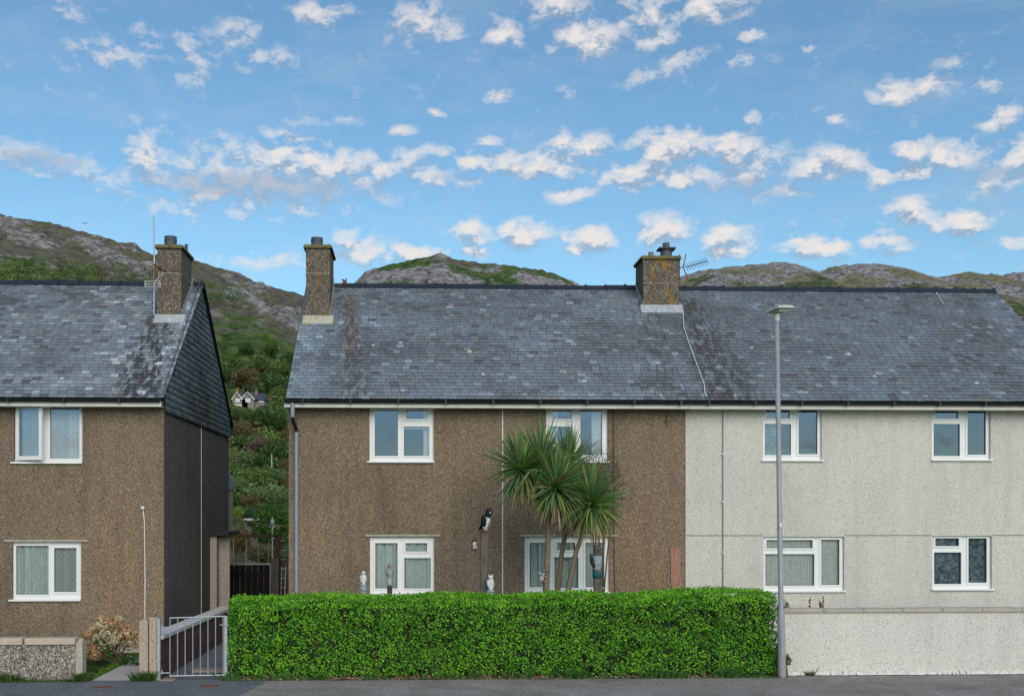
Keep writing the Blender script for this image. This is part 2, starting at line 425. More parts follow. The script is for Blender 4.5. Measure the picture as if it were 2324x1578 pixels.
def sstep(a, b, x):
    t_ = np.clip((x-a)/(b-a), 0, 1); return t_*t_*(3-2*t_)

# ------------------------------------------------------------------ world
world = bpy.data.worlds.new('World'); sc.world = world; world.use_nodes = True
world.node_tree.nodes.clear(); W = NT(world.node_tree)
SUN_EL, SUN_ROT = R(32), R(167)
sky = W.n('ShaderNodeTexSky', sky_type='NISHITA', sun_disc=False); sky.sun_elevation = SUN_EL; sky.sun_rotation = SUN_ROT
sky.air_density = 1.0; sky.dust_density = .25; sky.ozone_density = 2.2
tc = W.n('ShaderNodeTexCoord'); g = W.sep(tc.outputs['Generated'])
az = W.m('ARCTAN2', g[0], g[1]); el = W.m('ARCSINE', g[2])
uv = W.n('ShaderNodeCombineXYZ'); W.put(uv.inputs[0], az); W.put(uv.inputs[1], el); uv = uv.outputs[0]
def pxdir(px, py):
    d = ray(px, py).normalized(); return math.atan2(d.x, d.y), math.asin(d.z)
# individual clouds seen above the roofs: image-independent azimuth/elevation centres and angular radii
CL = [(1072,525,42,26,1.1),(1190,531,58,32,1.25),(1332,543,62,33,1.35),(1500,522,60,36,1.1),(1655,552,62,38,1.25),(1830,560,52,26,1.1),(1890,565,34,26,1.2),
 (2030,550,72,30,.95),(2290,553,60,16,.9),(2170,505,80,32,1.15),(2070,478,70,30,.95),(930,572,90,18,1.0),(820,565,60,40,.85),(1068,570,28,15,1.1),(600,590,130,18,.55),
 (1520,330,80,50,1.15),(1440,400,90,28,1.0),(1650,335,66,36,1.15),(1560,405,60,24,.85),(1720,365,60,30,.75),(1690,400,90,36,.7),(1760,432,70,14,.7),
 (1900,370,90,36,1.05),(2003,398,30,20,1),(2080,330,50,34,1.05),(2150,350,70,36,.9),(2080,385,50,22,1.05),(2240,420,50,20,.8),(2270,265,46,26,1.1),(2300,360,80,50,.85),
 (1220,375,110,34,.95),(1075,372,50,22,.9),(1270,320,30,18,1.1),(1345,328,42,22,1.0),(1110,325,28,13,.8),(1300,440,60,18,.9),(1000,405,90,18,.75),(960,350,80,18,.6),
 (720,368,230,36,1.0),(560,420,290,50,.85),(430,400,150,40,.7),(800,410,200,30,.6),(340,360,60,70,.65),(660,310,80,12,.6),(60,355,140,24,.75),(200,400,120,18,.45),(480,460,200,30,.35),(700,462,90,26,.55),
 (1330,90,75,42,1.0),(1140,75,42,42,.9),(1270,15,60,40,.8),(1460,30,70,50,.75),(1480,90,60,20,.7),(1600,15,100,38,.85),(730,32,62,28,.8),(960,55,70,45,.75),(1030,72,30,16,.7),
 (1245,20,26,24,.7),(550,75,42,30,.65),(610,140,60,24,.6),(440,130,50,60,.5),(250,125,80,40,.42),(340,80,28,26,.5),(155,20,28,24,.5),
 (2060,205,80,30,.95),(2120,185,40,16,.8),(1698,85,34,18,.85),(1692,135,36,12,.7),(1540,130,50,24,.6),(1490,180,60,26,.5),(1835,106,16,10,.7),(1895,268,24,15,.9),(1697,270,24,22,.8),
 (2240,195,40,18,.7),(2180,150,30,22,.5),(985,260,24,12,.75),(912,298,28,13,.75),(1120,220,40,20,.55),(1297,207,20,12,.55),(750,263,90,8,.5),(500,318,70,12,.5),(70,390,120,14,.45)]
gp = bpy.data.node_groups.new('cloud_cover', 'ShaderNodeTree')
gp.interface.new_socket('Vector', in_out='INPUT', socket_type='NodeSocketVector'); gp.interface.new_socket('Cover', in_out='OUTPUT', socket_type='NodeSocketFloat')
G = NT(gp); gi = G.n('NodeGroupInput').outputs[0]; go = G.n('NodeGroupOutput')
acc = None
for (px, py, rx, ry, amp) in CL:
    a0, e0 = pxdir(px, py); a1, _ = pxdir(px+rx, py); _, e1 = pxdir(px, py-ry); ra = abs(a1-a0)*1.3; re = abs(e1-e0)*1.3
    q = G.vm('MULTIPLY_ADD', gi, (1/ra, 1/re, 0), (-a0/ra, -e0/re, 0))
    d2 = G.vm('DOT_PRODUCT', q, q)
    b = G.m('MULTIPLY_ADD', d2, -amp, amp)
    acc = b if acc is None else G.m('MAXIMUM', acc, b)
for (a0, e0, ra, re, amp) in ((3.0, .055, .10, .010, 1), (2.9, .085, .08, .014, .9), (-3.05, .045, .12, .008, .9), (-3.0, .075, .06, .012, 1), (2.95, .035, .12, .006, .8), (-2.85, .06, .07, .01, .9), (2.75, .06, .08, .01, .9), (-2.7, .045, .08, .009, .8)):
    q = G.vm('MULTIPLY_ADD', gi, (1/ra, 1/re, 0), (-a0/ra, -e0/re, 0)); acc = G.m('MAXIMUM', acc, G.m('MULTIPLY_ADD', G.vm('DOT_PRODUCT', q, q), -amp, amp))
fl = G.n('ShaderNodeMath', operation='MAXIMUM'); G.put(fl.inputs[0], acc); fl.inputs[1].default_value = -.42
G.put(go.inputs[0], fl.outputs[0])
def cover(v):
    nd = W.n('ShaderNodeGroup'); nd.node_tree = gp; W.put(nd.inputs[0], v); return nd.outputs[0]
def dens(off):
    v = W.vm('ADD', uv, (0, off, 0)) if off else uv
    sv = W.vm('MULTIPLY', v, (1, 1.55, 1))
    wv = W.vm('SUBTRACT', W.noise(sv, 22, 3, .6, out='Color'), (.5, .5, .5))
    wv2 = W.vm('SUBTRACT', W.noise(sv, 85, 2, .6, out='Color'), (.5, .5, .5))
    v2 = W.vm('ADD', W.vm('MULTIPLY_ADD', wv, (.055, .030, 0), v), W.vm('MULTIPLY', wv2, (.009, .007, 0)))
    n = W.noise(sv, 44, 7, .64, .25)
    c_ = cover(v2)
    return W.m('ADD', W.m('MULTIPLY', c_, .62), W.m('MULTIPLY', W.m('SUBTRACT', n, .5), 2.9))
d0 = dens(0); d1 = dens(.011)
alpha = W.m('MULTIPLY', W.ramp(d0, [(.0, 0), (.30, .5), (.78, 1)]), W.ramp(cover(uv), [(-.3, .35), (.0, .5), (.75, 1)]))
# wisps of thin cirrus
th = W.noise(W.vm('MULTIPLY', uv, (1, 2.6, 1)), 7, 7, .66, .5)
wis = W.ramp(th, [(.48, 0), (.75, .38)])
topl = W.ramp(W.m('MULTIPLY_ADD', W.m('SUBTRACT', d0, d1), 1.0, .35), [(.10, 0), (.34, .50), (.60, 1)])
lit = topl
gm = None
for (px, py, rx, ry, k_) in ((600, 425, 330, 42, 1.3), (90, 362, 130, 26, 1.2), (1610, 447, 190, 22, 1.3), (1700, 420, 120, 24, 1.2), (2230, 395, 90, 22, 1.2), (2120, 545, 80, 18, 1.0), (1090, 400, 140, 16, .9)):
    a0, e0 = pxdir(px, py); a1, _ = pxdir(px+rx, py); _, e1 = pxdir(px, py-ry)
    q = W.vm('MULTIPLY_ADD', uv, (1/abs(a1-a0), 1/abs(e1-e0), 0), (-a0/abs(a1-a0), -e0/abs(e1-e0), 0))
    b_ = W.m('MULTIPLY_ADD', W.vm('DOT_PRODUCT', q, q), -k_, k_, clamp=True); gm = b_ if gm is None else W.m('MAXIMUM', gm, b_)
fine_ = W.noise(W.vm('MULTIPLY', uv, (1, 1.5, 1)), 150, 3, .6)
lit = W.m('MULTIPLY', lit, W.m('MULTIPLY_ADD', fine_, .5, .75)); lit = W.m('MULTIPLY', lit, W.m('MULTIPLY_ADD', gm, -.72, 1), clamp=True)
ccol = W.mix(lit, (1.6, 2.0, 2.6), (4.1, 3.88, 3.75))
base = W.mix(1, sky.outputs[0], (.53, .68, .675), 'MULTIPLY')
# below the horizon: dull sea-grey
c = W.mix(W.m('MULTIPLY', wis, .7), base, (2.7, 3.1, 3.6))
c = W.mix(W.m('MULTIPLY', alpha, .95), c, ccol)
bg = W.n('ShaderNodeBackground'); W.put(bg.inputs[0], c); bg.inputs[1].default_value = .15
wo = W.n('ShaderNodeOutputWorld'); W.put(wo.inputs[0], bg.outputs[0])
world.cycles.sampling_method = 'MANUAL'; world.cycles.sample_map_resolution = 512

sl = bpy.data.lights.new('sun', 'SUN'); sl.energy = 1.75; sl.angle = R(46); sl.color = (1, .89, .77)
so = bpy.data.objects.new('sun', sl); COL.objects.link(so)
sd = Vector((math.sin(SUN_ROT)*math.cos(SUN_EL), math.cos(SUN_ROT)*math.cos(SUN_EL), math.sin(SUN_EL)))
so.rotation_euler = sd.to_track_quat('Z', 'Y').to_euler(); so.location = sd*60
sc.view_settings.view_transform = 'Standard'; sc.view_settings.look = 'None'; sc.view_settings.exposure = 0.46
sc.cycles.max_bounces = 6; sc.cycles.transparent_max_bounces = 12; sc.cycles.use_denoising = True

# ------------------------------------------------------------------ ground
def sheet(name, pts, z, m, sub=None):
    b = MB(); b.quad(*[(x, y, z) for x, y in pts]); return tag(b.build(name, M[m]), kind='structure')
PF = -3.98     # front boundary line (walls, hedge, gate)
sheet('ground', [(-3000, -3000), (3000, -3000), (3000, 6000), (-3000, 6000)], -.14, 'turf')
sheet('road', [(-300, -16), (300, -16), (300, -6.75), (-300, -6.75)], -.125, 'road')
kb = MB()
for i in range(-40, 40): kb.bbox(i*.915+.004, i*.915+.911, -6.75, -6.62, -.14, 0.004, .012)
tag(kb.build('kerb', M['concrete']), kind='structure')
sheet('pavement', [(-300, -6.62), (300, -6.62), (300, PF+.05), (-300, PF+.05)], 0, 'asphalt')
x1 = at(600, 1545, -4.2).x
pb = MB(); pb.quad((-30, -6.6, .004), (X_(560, -5.9)-.35, -6.6, .004), (X_(590, -5)-.1, -4.7, .004), (X_(598, -4.3), -4.3, .004), (X_(600, -4.1)-.05, PF+.05, .004), (-30, PF+.05, .004))
tag(pb.build('pavement_patch', M['patch']), kind='structure')
sheet('garden_ground', [(-60, PF+.05), (60, PF+.05), (60, 60), (-60, 60)], -.004, 'turf')

# ------------------------------------------------------------------ roof helpers
EZ, EY, RZ, RY = 4.89, -.30, 7.93, 3.80
SL = (RZ-EZ)/(RY-EY)
def roofz(y): return EZ+SL*(y-EY)
def slate_rows(P0, U, V, L, rows, w, dv, umin, umax, stain, tone=(.104, .132, .163), seed=1, lift=.012, var=.3, pale=.05, patch=True):
    """slates as small overlapping plates. P0 origin, U along, V up slope; returns np_mesh args"""
    rr = random.Random(seed); P0 = Vector(P0); U = Vector(U).normalized(); V = Vector(V).normalized(); N = U.cross(V).normalized()
    vs = []; fs = []; cs = []; st = []
    for r in range(rows):
        v0 = r*dv; v1 = min(L, v0+dv*1.25)
        a = umin(v0); b = umax(v0)
        if b-a < .02: continue
        u = a-rr.random()*.02-(w*.5 if r % 2 else 0)
        while u < b:
            ww = w*rr.uniform(.9, 1.08); ua = max(u, a)+.002; ub = min(u+ww, b)-.002; u += ww
            if ub-ua < .015: continue
            j = rr.uniform(-.004, .006); k = rr.uniform(0, .005); sk = rr.uniform(-.003, .003)
            n0 = len(vs)
            for (uu, vv, h) in ((ua, v0-.004+j-sk, lift+k), (ub, v0-.004+j+sk, lift+k*rr.uniform(.2, 1.6)), (ub, v1, .003), (ua, v1, .003), (ua, v0+j, -.004), (ub, v0+j, -.004)):
                vs.append(P0+U*uu+V*vv+N*h)
            vs += [P0+U*(ua-.006)+V*v0+N*(lift+.001), P0+U*(ua+.0035)+V*v0+N*(lift+k+.0015), P0+U*(ua+.0035)+V*v1+N*.0045, P0+U*(ua-.006)+V*v1+N*.0045]
            fs += [(n0, n0+1, n0+2, n0+3), (n0+4, n0+5, n0+1, n0), (n0+6, n0+7, n0+8, n0+9)]
            cl = mnoise.noise(Vector((ua*.8, v0*1.6, seed*7.1)))
            f = (1+var*rr.gauss(0, .75)+.38*cl); f = max(.45, f)
            c = [x*f for x in tone]
            q = rr.random()
            s_ = stain(ua, v0)
            pc = mnoise.noise(Vector((ua*1.1+31, v0*2.6, seed*3.3))); pl = pale+(.16*s_[1])+(.16 if pc > .34 else 0)
            if q < pl: k2 = rr.uniform(1.35, 2.1); c = [min(.5, x*k2*g_) for x, g_ in zip(tone, (1.04, 1, .98))]
            elif q < pl+.02: c = [tone[0]*1.35, tone[1]*1.08, tone[2]*.86]
            elif q < pl+.055: c = [tone[0]*.6, tone[1]*.5, tone[2]*.5]
            if s_[1] > 0: c = [x*(1+.75*s_[1]) for x in c]
            if s_[2] > 0: c = [x*(1-s_[2])+y_*s_[2] for x, y_ in zip(c, (.15, .105, .085))]
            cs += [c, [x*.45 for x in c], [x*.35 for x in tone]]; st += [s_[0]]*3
    return np.array([tuple(v) for v in vs]), np.array(fs), np.array(cs), np.array(st)
def slates(name, parent, *a, **k):
    V_, F_, C_, S_ = slate_rows(*a, **k)
    o = np_mesh(name, V_, F_, C_, M['slate'], parent)
    at_ = o.data.attributes.new('Stain', 'FLOAT', 'CORNER'); at_.data.foreach_set('value', np.repeat(S_, 4).astype(np.float32))
    return o
SLOPE = math.hypot(RY-EY, RZ-EZ)
ROWS = 39; DV = SLOPE/ROWS
UPV = (0, RY-EY, RZ-EZ)
def band(u, v, x0, x1, w0, w1):   # stain band from (x0 at the top) to (x1 at the eave)
    t_ = 1-v/SLOPE; c_ = x0+(x1-x0)*t_; w_ = w0+(w1-w0)*t_
    return max(0, 1-((u-c_)/w_)**2) if t_ > .12 else 0

def house_shell(name, parent, x0, x1, holes, m, ends=(True, True)):
    b = MB(); b.plate(x0, x1, -.15, EZ-.03, holes, 0, .11)
    b.quad((x1, 7.6, -.15), (x0, 7.6, -.15), (x0, 7.6, EZ-.03), (x1, 7.6, EZ-.03))
    for k, x in enumerate((x0, x1)):
        if ends[k]: b.quad((x, 0, -.15), (x, 7.6, -.15), (x, 7.6, roofz(0)-.05), (x, RY, RZ-.08), (x, 0, roofz(0)-.05))
    # inner skin so rooms stay dark and closed
    return b.build(name, M[m], parent)
def floors(parent, x0, x1):
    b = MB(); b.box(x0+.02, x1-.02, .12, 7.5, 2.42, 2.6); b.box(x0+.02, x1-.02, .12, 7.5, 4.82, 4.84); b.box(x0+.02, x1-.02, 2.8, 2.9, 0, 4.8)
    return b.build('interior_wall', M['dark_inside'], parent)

def window(parent, ox, panes, curt='net', g='glass', sill=True, extra=None, openl=False):
    """ox = outer frame px box on the facade plane, panes = glass px boxes"""
    x0, x1 = X_(ox[0], .05), X_(ox[1], .05); zt, zb = Z_(ox[2], .05, ox[0]), Z_(ox[3], .05, ox[0])
    yf = .055
    P = []
    for a, b_, c, d in panes: P.append((X_(a, yf), X_(b_, yf), Z_(d, yf, a), Z_(c, yf, a)))
    f = MB(); f.plate(x0, x1, zb, zt, P, yf, .035)
    for (a, b_, c, d) in P:                       # glazing bead / sash profile standing proud
        o = .034; k = .014
        f.plate(a-o, b_+o, c-o, d+o, [(a+.002, b_-.002, c+.002, d-.002)], yf-k, k+.012)
        f.quad((a-o, yf-k, c-o), (a-o, yf-k, d+o), (a-o, yf, d+o), (a-o, yf, c-o)); f.quad((b_+o, yf-k, d+o), (b_+o, yf-k, c-o), (b_+o, yf, c-o), (b_+o, yf, d+o))
        f.quad((a-o, yf-k, d+o), (b_+o, yf-k, d+o), (b_+o, yf, d+o), (a-o, yf, d+o)); f.quad((b_+o, yf-k, c-o), (a-o, yf-k, c-o), (a-o, yf, c-o), (b_+o, yf, c-o))
    w = f.build('window', M['pvc'], parent)
    for (a, b_, c, d) in P:
        gk = MB()
        gk.plate(a-.006, b_+.006, c-.006, d+.006, [(a+.007, b_-.007, c+.007, d-.007)], yf+.018, .006)
        gk.build('gasket', M['black_metal'], w)
        p = MB(); p.quad((a, yf+.022, c), (b_, yf+.022, c), (b_, yf+.022, d), (a, yf+.022, d)); p.build('pane', M[g], w)
    if sill:
        s_ = MB(); s_.bbox(x0-.045, x1+.012, -.045, .052, zb-.028, zb+.004, .006); s_.build('sill', M['pvc'], w)
    if curt:
        for (kind, fa, fb, fold, mt) in curt:
            xa = x0+(x1-x0)*fa; xb = x0+(x1-x0)*fb; n = max(20, int((xb-xa)*110)); vv = []; ff = []
            rr = random.Random(int(ox[0]*7+fa*100)); ph = rr.random()*6
            for i in range(n+1):
                x = xa+(xb-xa)*i/n
                if kind == 'blind': y = .115+.018*((i % 5)/5)
                else: y = .118+fold*(math.sin(x*42+ph)+.6*math.sin(x*77+2*ph)+.5*math.sin(x*17))
                vv += [(x, y, zb-.05), (x, y+(.4*fold*math.sin(x*30) if kind != 'blind' else 0), zt+.05)]
            for i in range(n): ff.append((2*i, 2*i+2, 2*i+3, 2*i+1))
            cm = MB(); cm.v = vv; cm.f = ff; cm.c = [(1, 1, 1)]*len(ff); cm.build('curtain' if kind != 'blind' else 'blind', M[mt], w, smooth=(kind != 'blind'))
    if extra:
        for (a, b_, c, d) in extra:
            e = MB(); e.box(X_(a, yf), X_(b_, yf), yf+.03, yf+.06, Z_(d, yf, a), Z_(c, yf, a)); e.build('roller_blind', M['grey_pipe'], w)
    return w, (x0, x1, zb, zt)
def hole(ox): return (X_(ox[0], 0), X_(ox[1], 0), Z_(ox[3], 0, ox[0]), Z_(ox[2], 0, ox[0]))

def chimney(parent, px0, px1, ytop, y0, dep, lich, flash, cap_w=.05):
    xa, xb = X_(px0, y0), X_(px1, y0); zt = Z_(ytop, y0, px0)
    b = MB(); b.box(xa, xb, y0, y0+dep, roofz(y0)-.4, zt-.06)
    ch = b.build('chimney', M['chimney_lichen' if lich else 'chimney'], parent)
    c = MB(); c.bbox(xa-cap_w, xb+cap_w, y0-cap_w, y0+dep+cap_w, zt-.075, zt, .02); c.build('cap', M['cap'], ch)
    band_ = MB(); band_.box(xa-.006, xb+.006, y0-.006, y0+dep+.006, zt-.62, zt-.61); band_.build('joint', M['concrete'], ch)
    f = MB(); z0 = roofz(y0)
    f.box(xa-.06, xb+.08, y0-.015, y0+.0, z0-.02, z0+.10)
    n_ = Vector((0, -SL, 1)).normalized()
    def sp(x, y, h): p = Vector((x, y, roofz(y)))+n_*h; return tuple(p)
    f.quad(sp(xa-.06, y0-.16, .02), sp(xb+.08, y0-.16, .02), sp(xb+.08, y0-.015, .03), sp(xa-.06, y0-.015, .03))
    f.quad(sp(xa-.06, y0-.16, .0), sp(xb+.08, y0-.16, .0), sp(xb+.08, y0-.16, .02), sp(xa-.06, y0-.16, .02))
    k = 8
    for sx, xx in ((-1, xa), (1, xb)):
        for i in range(k):       # stepped flashing
            ya = y0+(RY-y0)*i/k; yb_ = y0+(RY-y0)*(i+1)/k; x_a = xx+sx*.004
            f.box(min(x_a, x_a+sx*.006), max(x_a, x_a+sx*.006), ya, min(yb_, y0+dep), roofz(ya)-.02, roofz(yb_)+.09)
    f.build('flashing', M['yellow_flash' if flash == 'y' else 'lead'], ch)
    return ch, xa, xb, zt

def ridge(parent, xa, xb, seed=0, lip=.024):
    b = MB(); n = max(1, round((xb-xa)/.47)); w = (xb-xa)/n; rr = random.Random(seed)
    def prof(x, o, dz=0):
        return [(x, RY-.15-o, RZ-.085-o+dz), (x, RY-.055, RZ+.035+o+dz), (x, RY+.055, RZ+.035+o+dz), (x, RY+.15+o, RZ-.085-o+dz)]
    for i in range(n):
        a = xa+i*w+.003; c = a+w-.006; dz = rr.uniform(-.010, .010)
        for (u0, u1, o) in ((a, c-.05, 0), (c-.05, c, lip)):
            p, q = prof(u0, o, dz), prof(u1, o, dz)
            for k in range(3): b.quad(p[k], q[k], q[k+1], p[k+1])
            b.quad(*p[::-1]); b.quad(*q)
    return b.build('ridge_tiles', M['ridge'], parent)

def eaves(parent, xa, xb, sp=.95, seed=1):
    b = MB(); n = 8; R_ = .052; yc = EY-.055; zc = EZ-.035
    import itertools
    rows = []
    for k in range(n+1):
        a = pi+pi*k/n; rows.append((yc+R_*math.cos(a), zc+R_*math.sin(a)))
    for k in range(n):
        (ya, za), (yb_, zb_) = rows[k], rows[k+1]; b.quad((xa, ya, za), (xb, ya, za), (xb, yb_, zb_), (xa, yb_, zb_))
    for k in range(n):
        (ya, za), (yb_, zb_) = rows[k], rows[k+1]
        b.quad((xa, yc+(ya-yc)*.9, za+.002), (xa, yc+(yb_-yc)*.9, zb_+.002), (xb, yc+(yb_-yc)*.9, zb_+.002), (xb, yc+(ya-yc)*.9, za+.002))
    x = xa+.35
    while x < xb:
        b.box(x, x+.035, yc-R_-.008, yc+R_, zc-R_-.012, zc+.012); x += sp
    gt = b.build('gutter', M['black_pvc'], parent)
    f = MB(); f.box(xa, xb, -.295, -.27, EZ-.165, EZ-.062); f.box(xa, xb, -.27, -.002, EZ-.165, EZ-.155)
    f.build('fascia', M['fascia'], parent); return gt

def pot(parent, x, y, z, r, h, m='pot_grey', kind='vent'):
    b = MB()
    if kind == 'vent':
        b.lathe([(r*.97, 0), (r, .03), (r, h*.68), (r*1.06, h*.70), (r*1.06, h*.74), (r*.98, h*.76), (r*.98, h*.9), (r*1.04, h*.92), (r*1.02, h), (r*.8, h+.01)], (x, y, z), 24)
    elif kind == 'rib':
        p = []
        for i in range(6): p += [(r, h*i/6), (r*.88, h*(i+.5)/6)]
        b.lathe(p+[(r, h), (r*.7, h)], (x, y, z), 20)
    else:
        b.lathe([(r, 0), (r*.98, h*.45), (r*1.1, h*.55), (r*1.15, h*.6), (r*.6, h*.62), (r*.58, h), (r*.4, h)], (x, y, z), 24)
    return b.build('pot', M[m], parent, smooth=False)

# ------------------------------------------------------------------ HOUSES
# --- left house
LX0, LX1 = -15.5, X_(371, 0)
lh = thing('house', (LX1-4, 0, 0), 'brown pebbledash end house at the left with slate hung gable and open upstairs window', 'house')
wu = (32, 187, 918, 1048); wl = (28, 184, 1228, 1359)
wall = house_shell('wall', lh, LX0, LX1, [hole(wu), hole(wl)], 'brown_render', ends=(True, False))
b = MB(); gx = LX1
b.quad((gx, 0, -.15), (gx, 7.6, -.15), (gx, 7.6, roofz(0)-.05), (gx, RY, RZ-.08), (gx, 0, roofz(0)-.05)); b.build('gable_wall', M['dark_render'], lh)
b = MB(); b.box(LX1-.27, LX1+.004, -.006, .0, -.1, EZ-.2); b.box(LX1+.0, LX1+.006, .0, .09, -.1, EZ-.2); b.build('corner_band', M['brown_render'], lh)
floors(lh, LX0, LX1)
# upper window: right fixed pane + open left sash
w, wb = window(lh, wu, [(42, 92, 930, 1036), (114, 181, 924, 1040)], [('net', .56, 1.0, .006, 'lattice'), ('net', .8, 1.0, .02, 'lace'), ('net', .0, .42, .016, 'lace'), ('net', .44, .56, .01, 'lace')])
# open casement, hinged on its left edge
sash = MB(); sw = X_(104, 0)-X_(36, 0); sh0, sh1 = wb[2]+.04, wb[3]-.02
sash.plate(0, sw, 0, sh1-sh0, [(.065, sw-.065, .075, sh1-sh0-.065)], 0, .05)
sash.box(0, .001, 0, .05, 0, sh1-sh0); sash.box(sw-.001, sw, 0, .05, 0, sh1-sh0); sash.box(0, sw, 0, .05, -.001, 0)
ang = R(-16); Mt = Matrix.Translation((X_(36, 0), -.015, sh0)) @ Matrix.Rotation(ang, 4, 'Z')
sash.v = [tuple(Mt @ Vector(v)) for v in sash.v]; so_ = sash.build('open_sash', M['pvc'], w)
p = MB(); p.quad(*[tuple(Mt @ Vector(v)) for v in ((.065, .02, .075), (sw-.065, .02, .075), (sw-.065, .02, sh1-sh0-.065), (.065, .02, sh1-sh0-.065))]); p.build('sash_pane', M['glass'], w)
window(lh, wl, [(37, 111, 1237, 1348), (123, 174, 1242, 1342)], [('net', 0, 1, .016, 'lattice'), ('net', 0, .55, .02, 'net')], 'glass_low')
b = MB(); b.box(X_(10, 0), X_(200, 0), -.03, .0, Z_(1227, 0), Z_(1223, 0)); b.build('drip_lintel', M['concrete'], lh)
def lst(u, v):
    x = LX0+u-.0
    s1 = band(x, v, X_(352, 2.4), X_(292, -.3), .22, .55); s2 = band(x, v, X_(395, 2.4), X_(345, -.3), .45, .5)
    return (min(1, s1*1.3+s2*.35), min(1, .9*s2+.45*band(x, v, X_(300, 2), X_(250, 0), 1.0, 1.2)), .0)
roof = slates('roof', lh, (LX0, EY, EZ), (1, 0, 0), UPV, SLOPE, ROWS, .172, DV, lambda v: 0, lambda v: LX1+.07-LX0, lst, tone=(.135, .160, .188), seed=3, var=.24, pale=.055)
b = MB(); b.box(LX0, LX1+.05, -.2, 0, 0, 0.001); b.v = []; b.f = []; b.c = []
b.quad((LX0, EY+.02, EZ-.03), (LX1+.05, EY+.02, EZ-.03), (LX1+.05, RY, RZ-.03), (LX0, RY, RZ-.03)); b.quad((LX1+.05, 7.9, EZ+.04), (LX0, 7.9, EZ+.04), (LX0, RY, RZ-.0), (LX1+.05, RY, RZ-.0))
b.build('roof_underlay', M['ridge'], lh)
# hung slates on the gable, with a kick at the foot
ga = MB()
zf = Z_(932, 0, 371); GH = RZ-zf+.02
def gmin(v): z = zf+v; return max(0, (z-roofz(0)-.02)/SL-0.) if z > EZ else 0
def gmax(v):
    z = zf+v; return min(7.6, 2*RY-((z-roofz(0)-.02)/SL)) if z > EZ else 7.6
gs = slates('gable_slates', lh, (LX1+.02, 0, zf), (0, 1, 0), (-.012, 0, 1), GH, 25, .25, GH/25, gmin, gmax, lambda u, v: (.15, 0, 0), tone=(.34, .385, .42), seed=9, lift=.02, var=.22, pale=.04)  # tone raised above the roof slates' to offset the shade in the gap
b = MB(); b.tube([(LX1+.06, 7.92, EZ+.03), (LX1+.06, RY, RZ+.01)], .022, 4); b.tube([(LX1+.055, RY, RZ), (LX1+.055, EY, EZ)], .012, 4); b.box(LX1-.02, LX1+.07, 7.86, 7.98, EZ-.08, EZ+.04)
b.build('verge_trim', M['black_pvc'], lh)
ridge(lh, LX0, LX1+.06, 2); eaves(lh, LX0, LX1+.02, 1.05)
ch, xa, xb, zt = chimney(lh, 357, 411, 555, 2.37, 1.13, False, 'l')
pot(ch, X_(387, 2.9), 2.9, zt, .135, .30); pot(ch, xb-.07, 3.25, zt, .035, .22)
# porch at the side door
b = MB(); b.bbox(LX1-.02, LX1+.47, 4.75, 6.4, Z_(1214, 4.85, 490), Z_(1204, 4.85, 490), .01); pr = b.build('porch', M['black_metal'], lh)
b = MB(); zc_ = Z_(1214, 4.85, 490); b.bbox(LX1+.01, LX1+.17, 4.85, 5.0, -.1, zc_, .006); b.build('pillar', M['concrete'], pr)
b = MB(); b.box(LX1+.17, LX1+.43, 5.12, 5.2, -.1, zc_); b.build('side_panel', M['concrete'], pr)
b = MB(); b.tube([(LX1+.185, 5.08, 0), (LX1+.185, 5.08, zc_)], .018, 8); b.build('pipe', M['grey_pipe'], pr)
b = MB(); yy = 3.75; b.tube([(LX1+.015, yy, -.1), (LX1+.015, yy, zf-.0)], .007, 6); b.build('cable', M['white_plastic'], lh)
b = MB(); xx = X_(329, -.02); pts = [(xx, -.02, -.05), (xx-.004, -.02, .7), (xx, -.02, 1.4), (xx-.012, -.025, Z_(1180, 0)), (X_(325, 0), -.04, Z_(1155, 0))]
b.tube(pts, .011, 6); b.ball((X_(325, 0), -.045, Z_(1152, 0)), .042); b.build('vent_cable', M['white_plastic'], lh, smooth=True)

# --- brown house
BX0, BX1 = X_(655, 0), X_(1555, 0); WX1 = X_(2255, RY)-.06
bh = thing('house', ((BX0+BX1)/2, 0, 0), 'brown pebbledash house behind the hedge with two chimneys and palms before it', 'house')
W1 = (838, 984, 918, 1046); W2 = (1239, 1379, 918, 1046); W3 = (839, 985, 1217, 1346); W4 = (1190, 1382, 1217, 1342)
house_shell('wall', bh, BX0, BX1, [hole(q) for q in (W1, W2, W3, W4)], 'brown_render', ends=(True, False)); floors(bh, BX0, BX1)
window(bh, W1, [(850, 903, 930, 1034), (921, 969, 930, 950), (916, 974, 967, 1034)], [('net', .84, .95, .015, 'lace')], 'glass', extra=[(916, 974, 967, 973)])
window(bh, W2, [(1252, 1297, 930, 950), (1247, 1299, 967, 1032), (1316, 1366, 930, 1032)], [('net', .74, .93, .02, 'lace'), ('net', .04, .2, .02, 'lace')], 'glass')
window(bh, W3, [(851, 902, 1231, 1334), (920, 969, 1231, 1250), (917, 977, 1265, 1334)], [('net', .02, .52, .02, 'net'), ('net', .5, .98, .02, 'net')], 'glass_low')
window(bh, W4, [(1201, 1247, 1230, 1331), (1263, 1305, 1230, 1247), (1257, 1312, 1263, 1333), (1328, 1371, 1230, 1331)], [('net', .02, .36, .02, 'net'), ('net', .33, .68, .02, 'net'), ('net', .68, .98, .02, 'net')], 'glass_low', extra=[(1257, 1312, 1263, 1269)])
for a, c in ((829, 998), (1180, 1260), (1300, 1400)):
    b = MB(); b.box(X_(a, 0), X_(c, 0), -.028, 0, Z_(1216, 0, a), Z_(1212, 0, a)); b.build('drip_lintel', M['concrete'], bh)
RB0 = X_(648, EY)
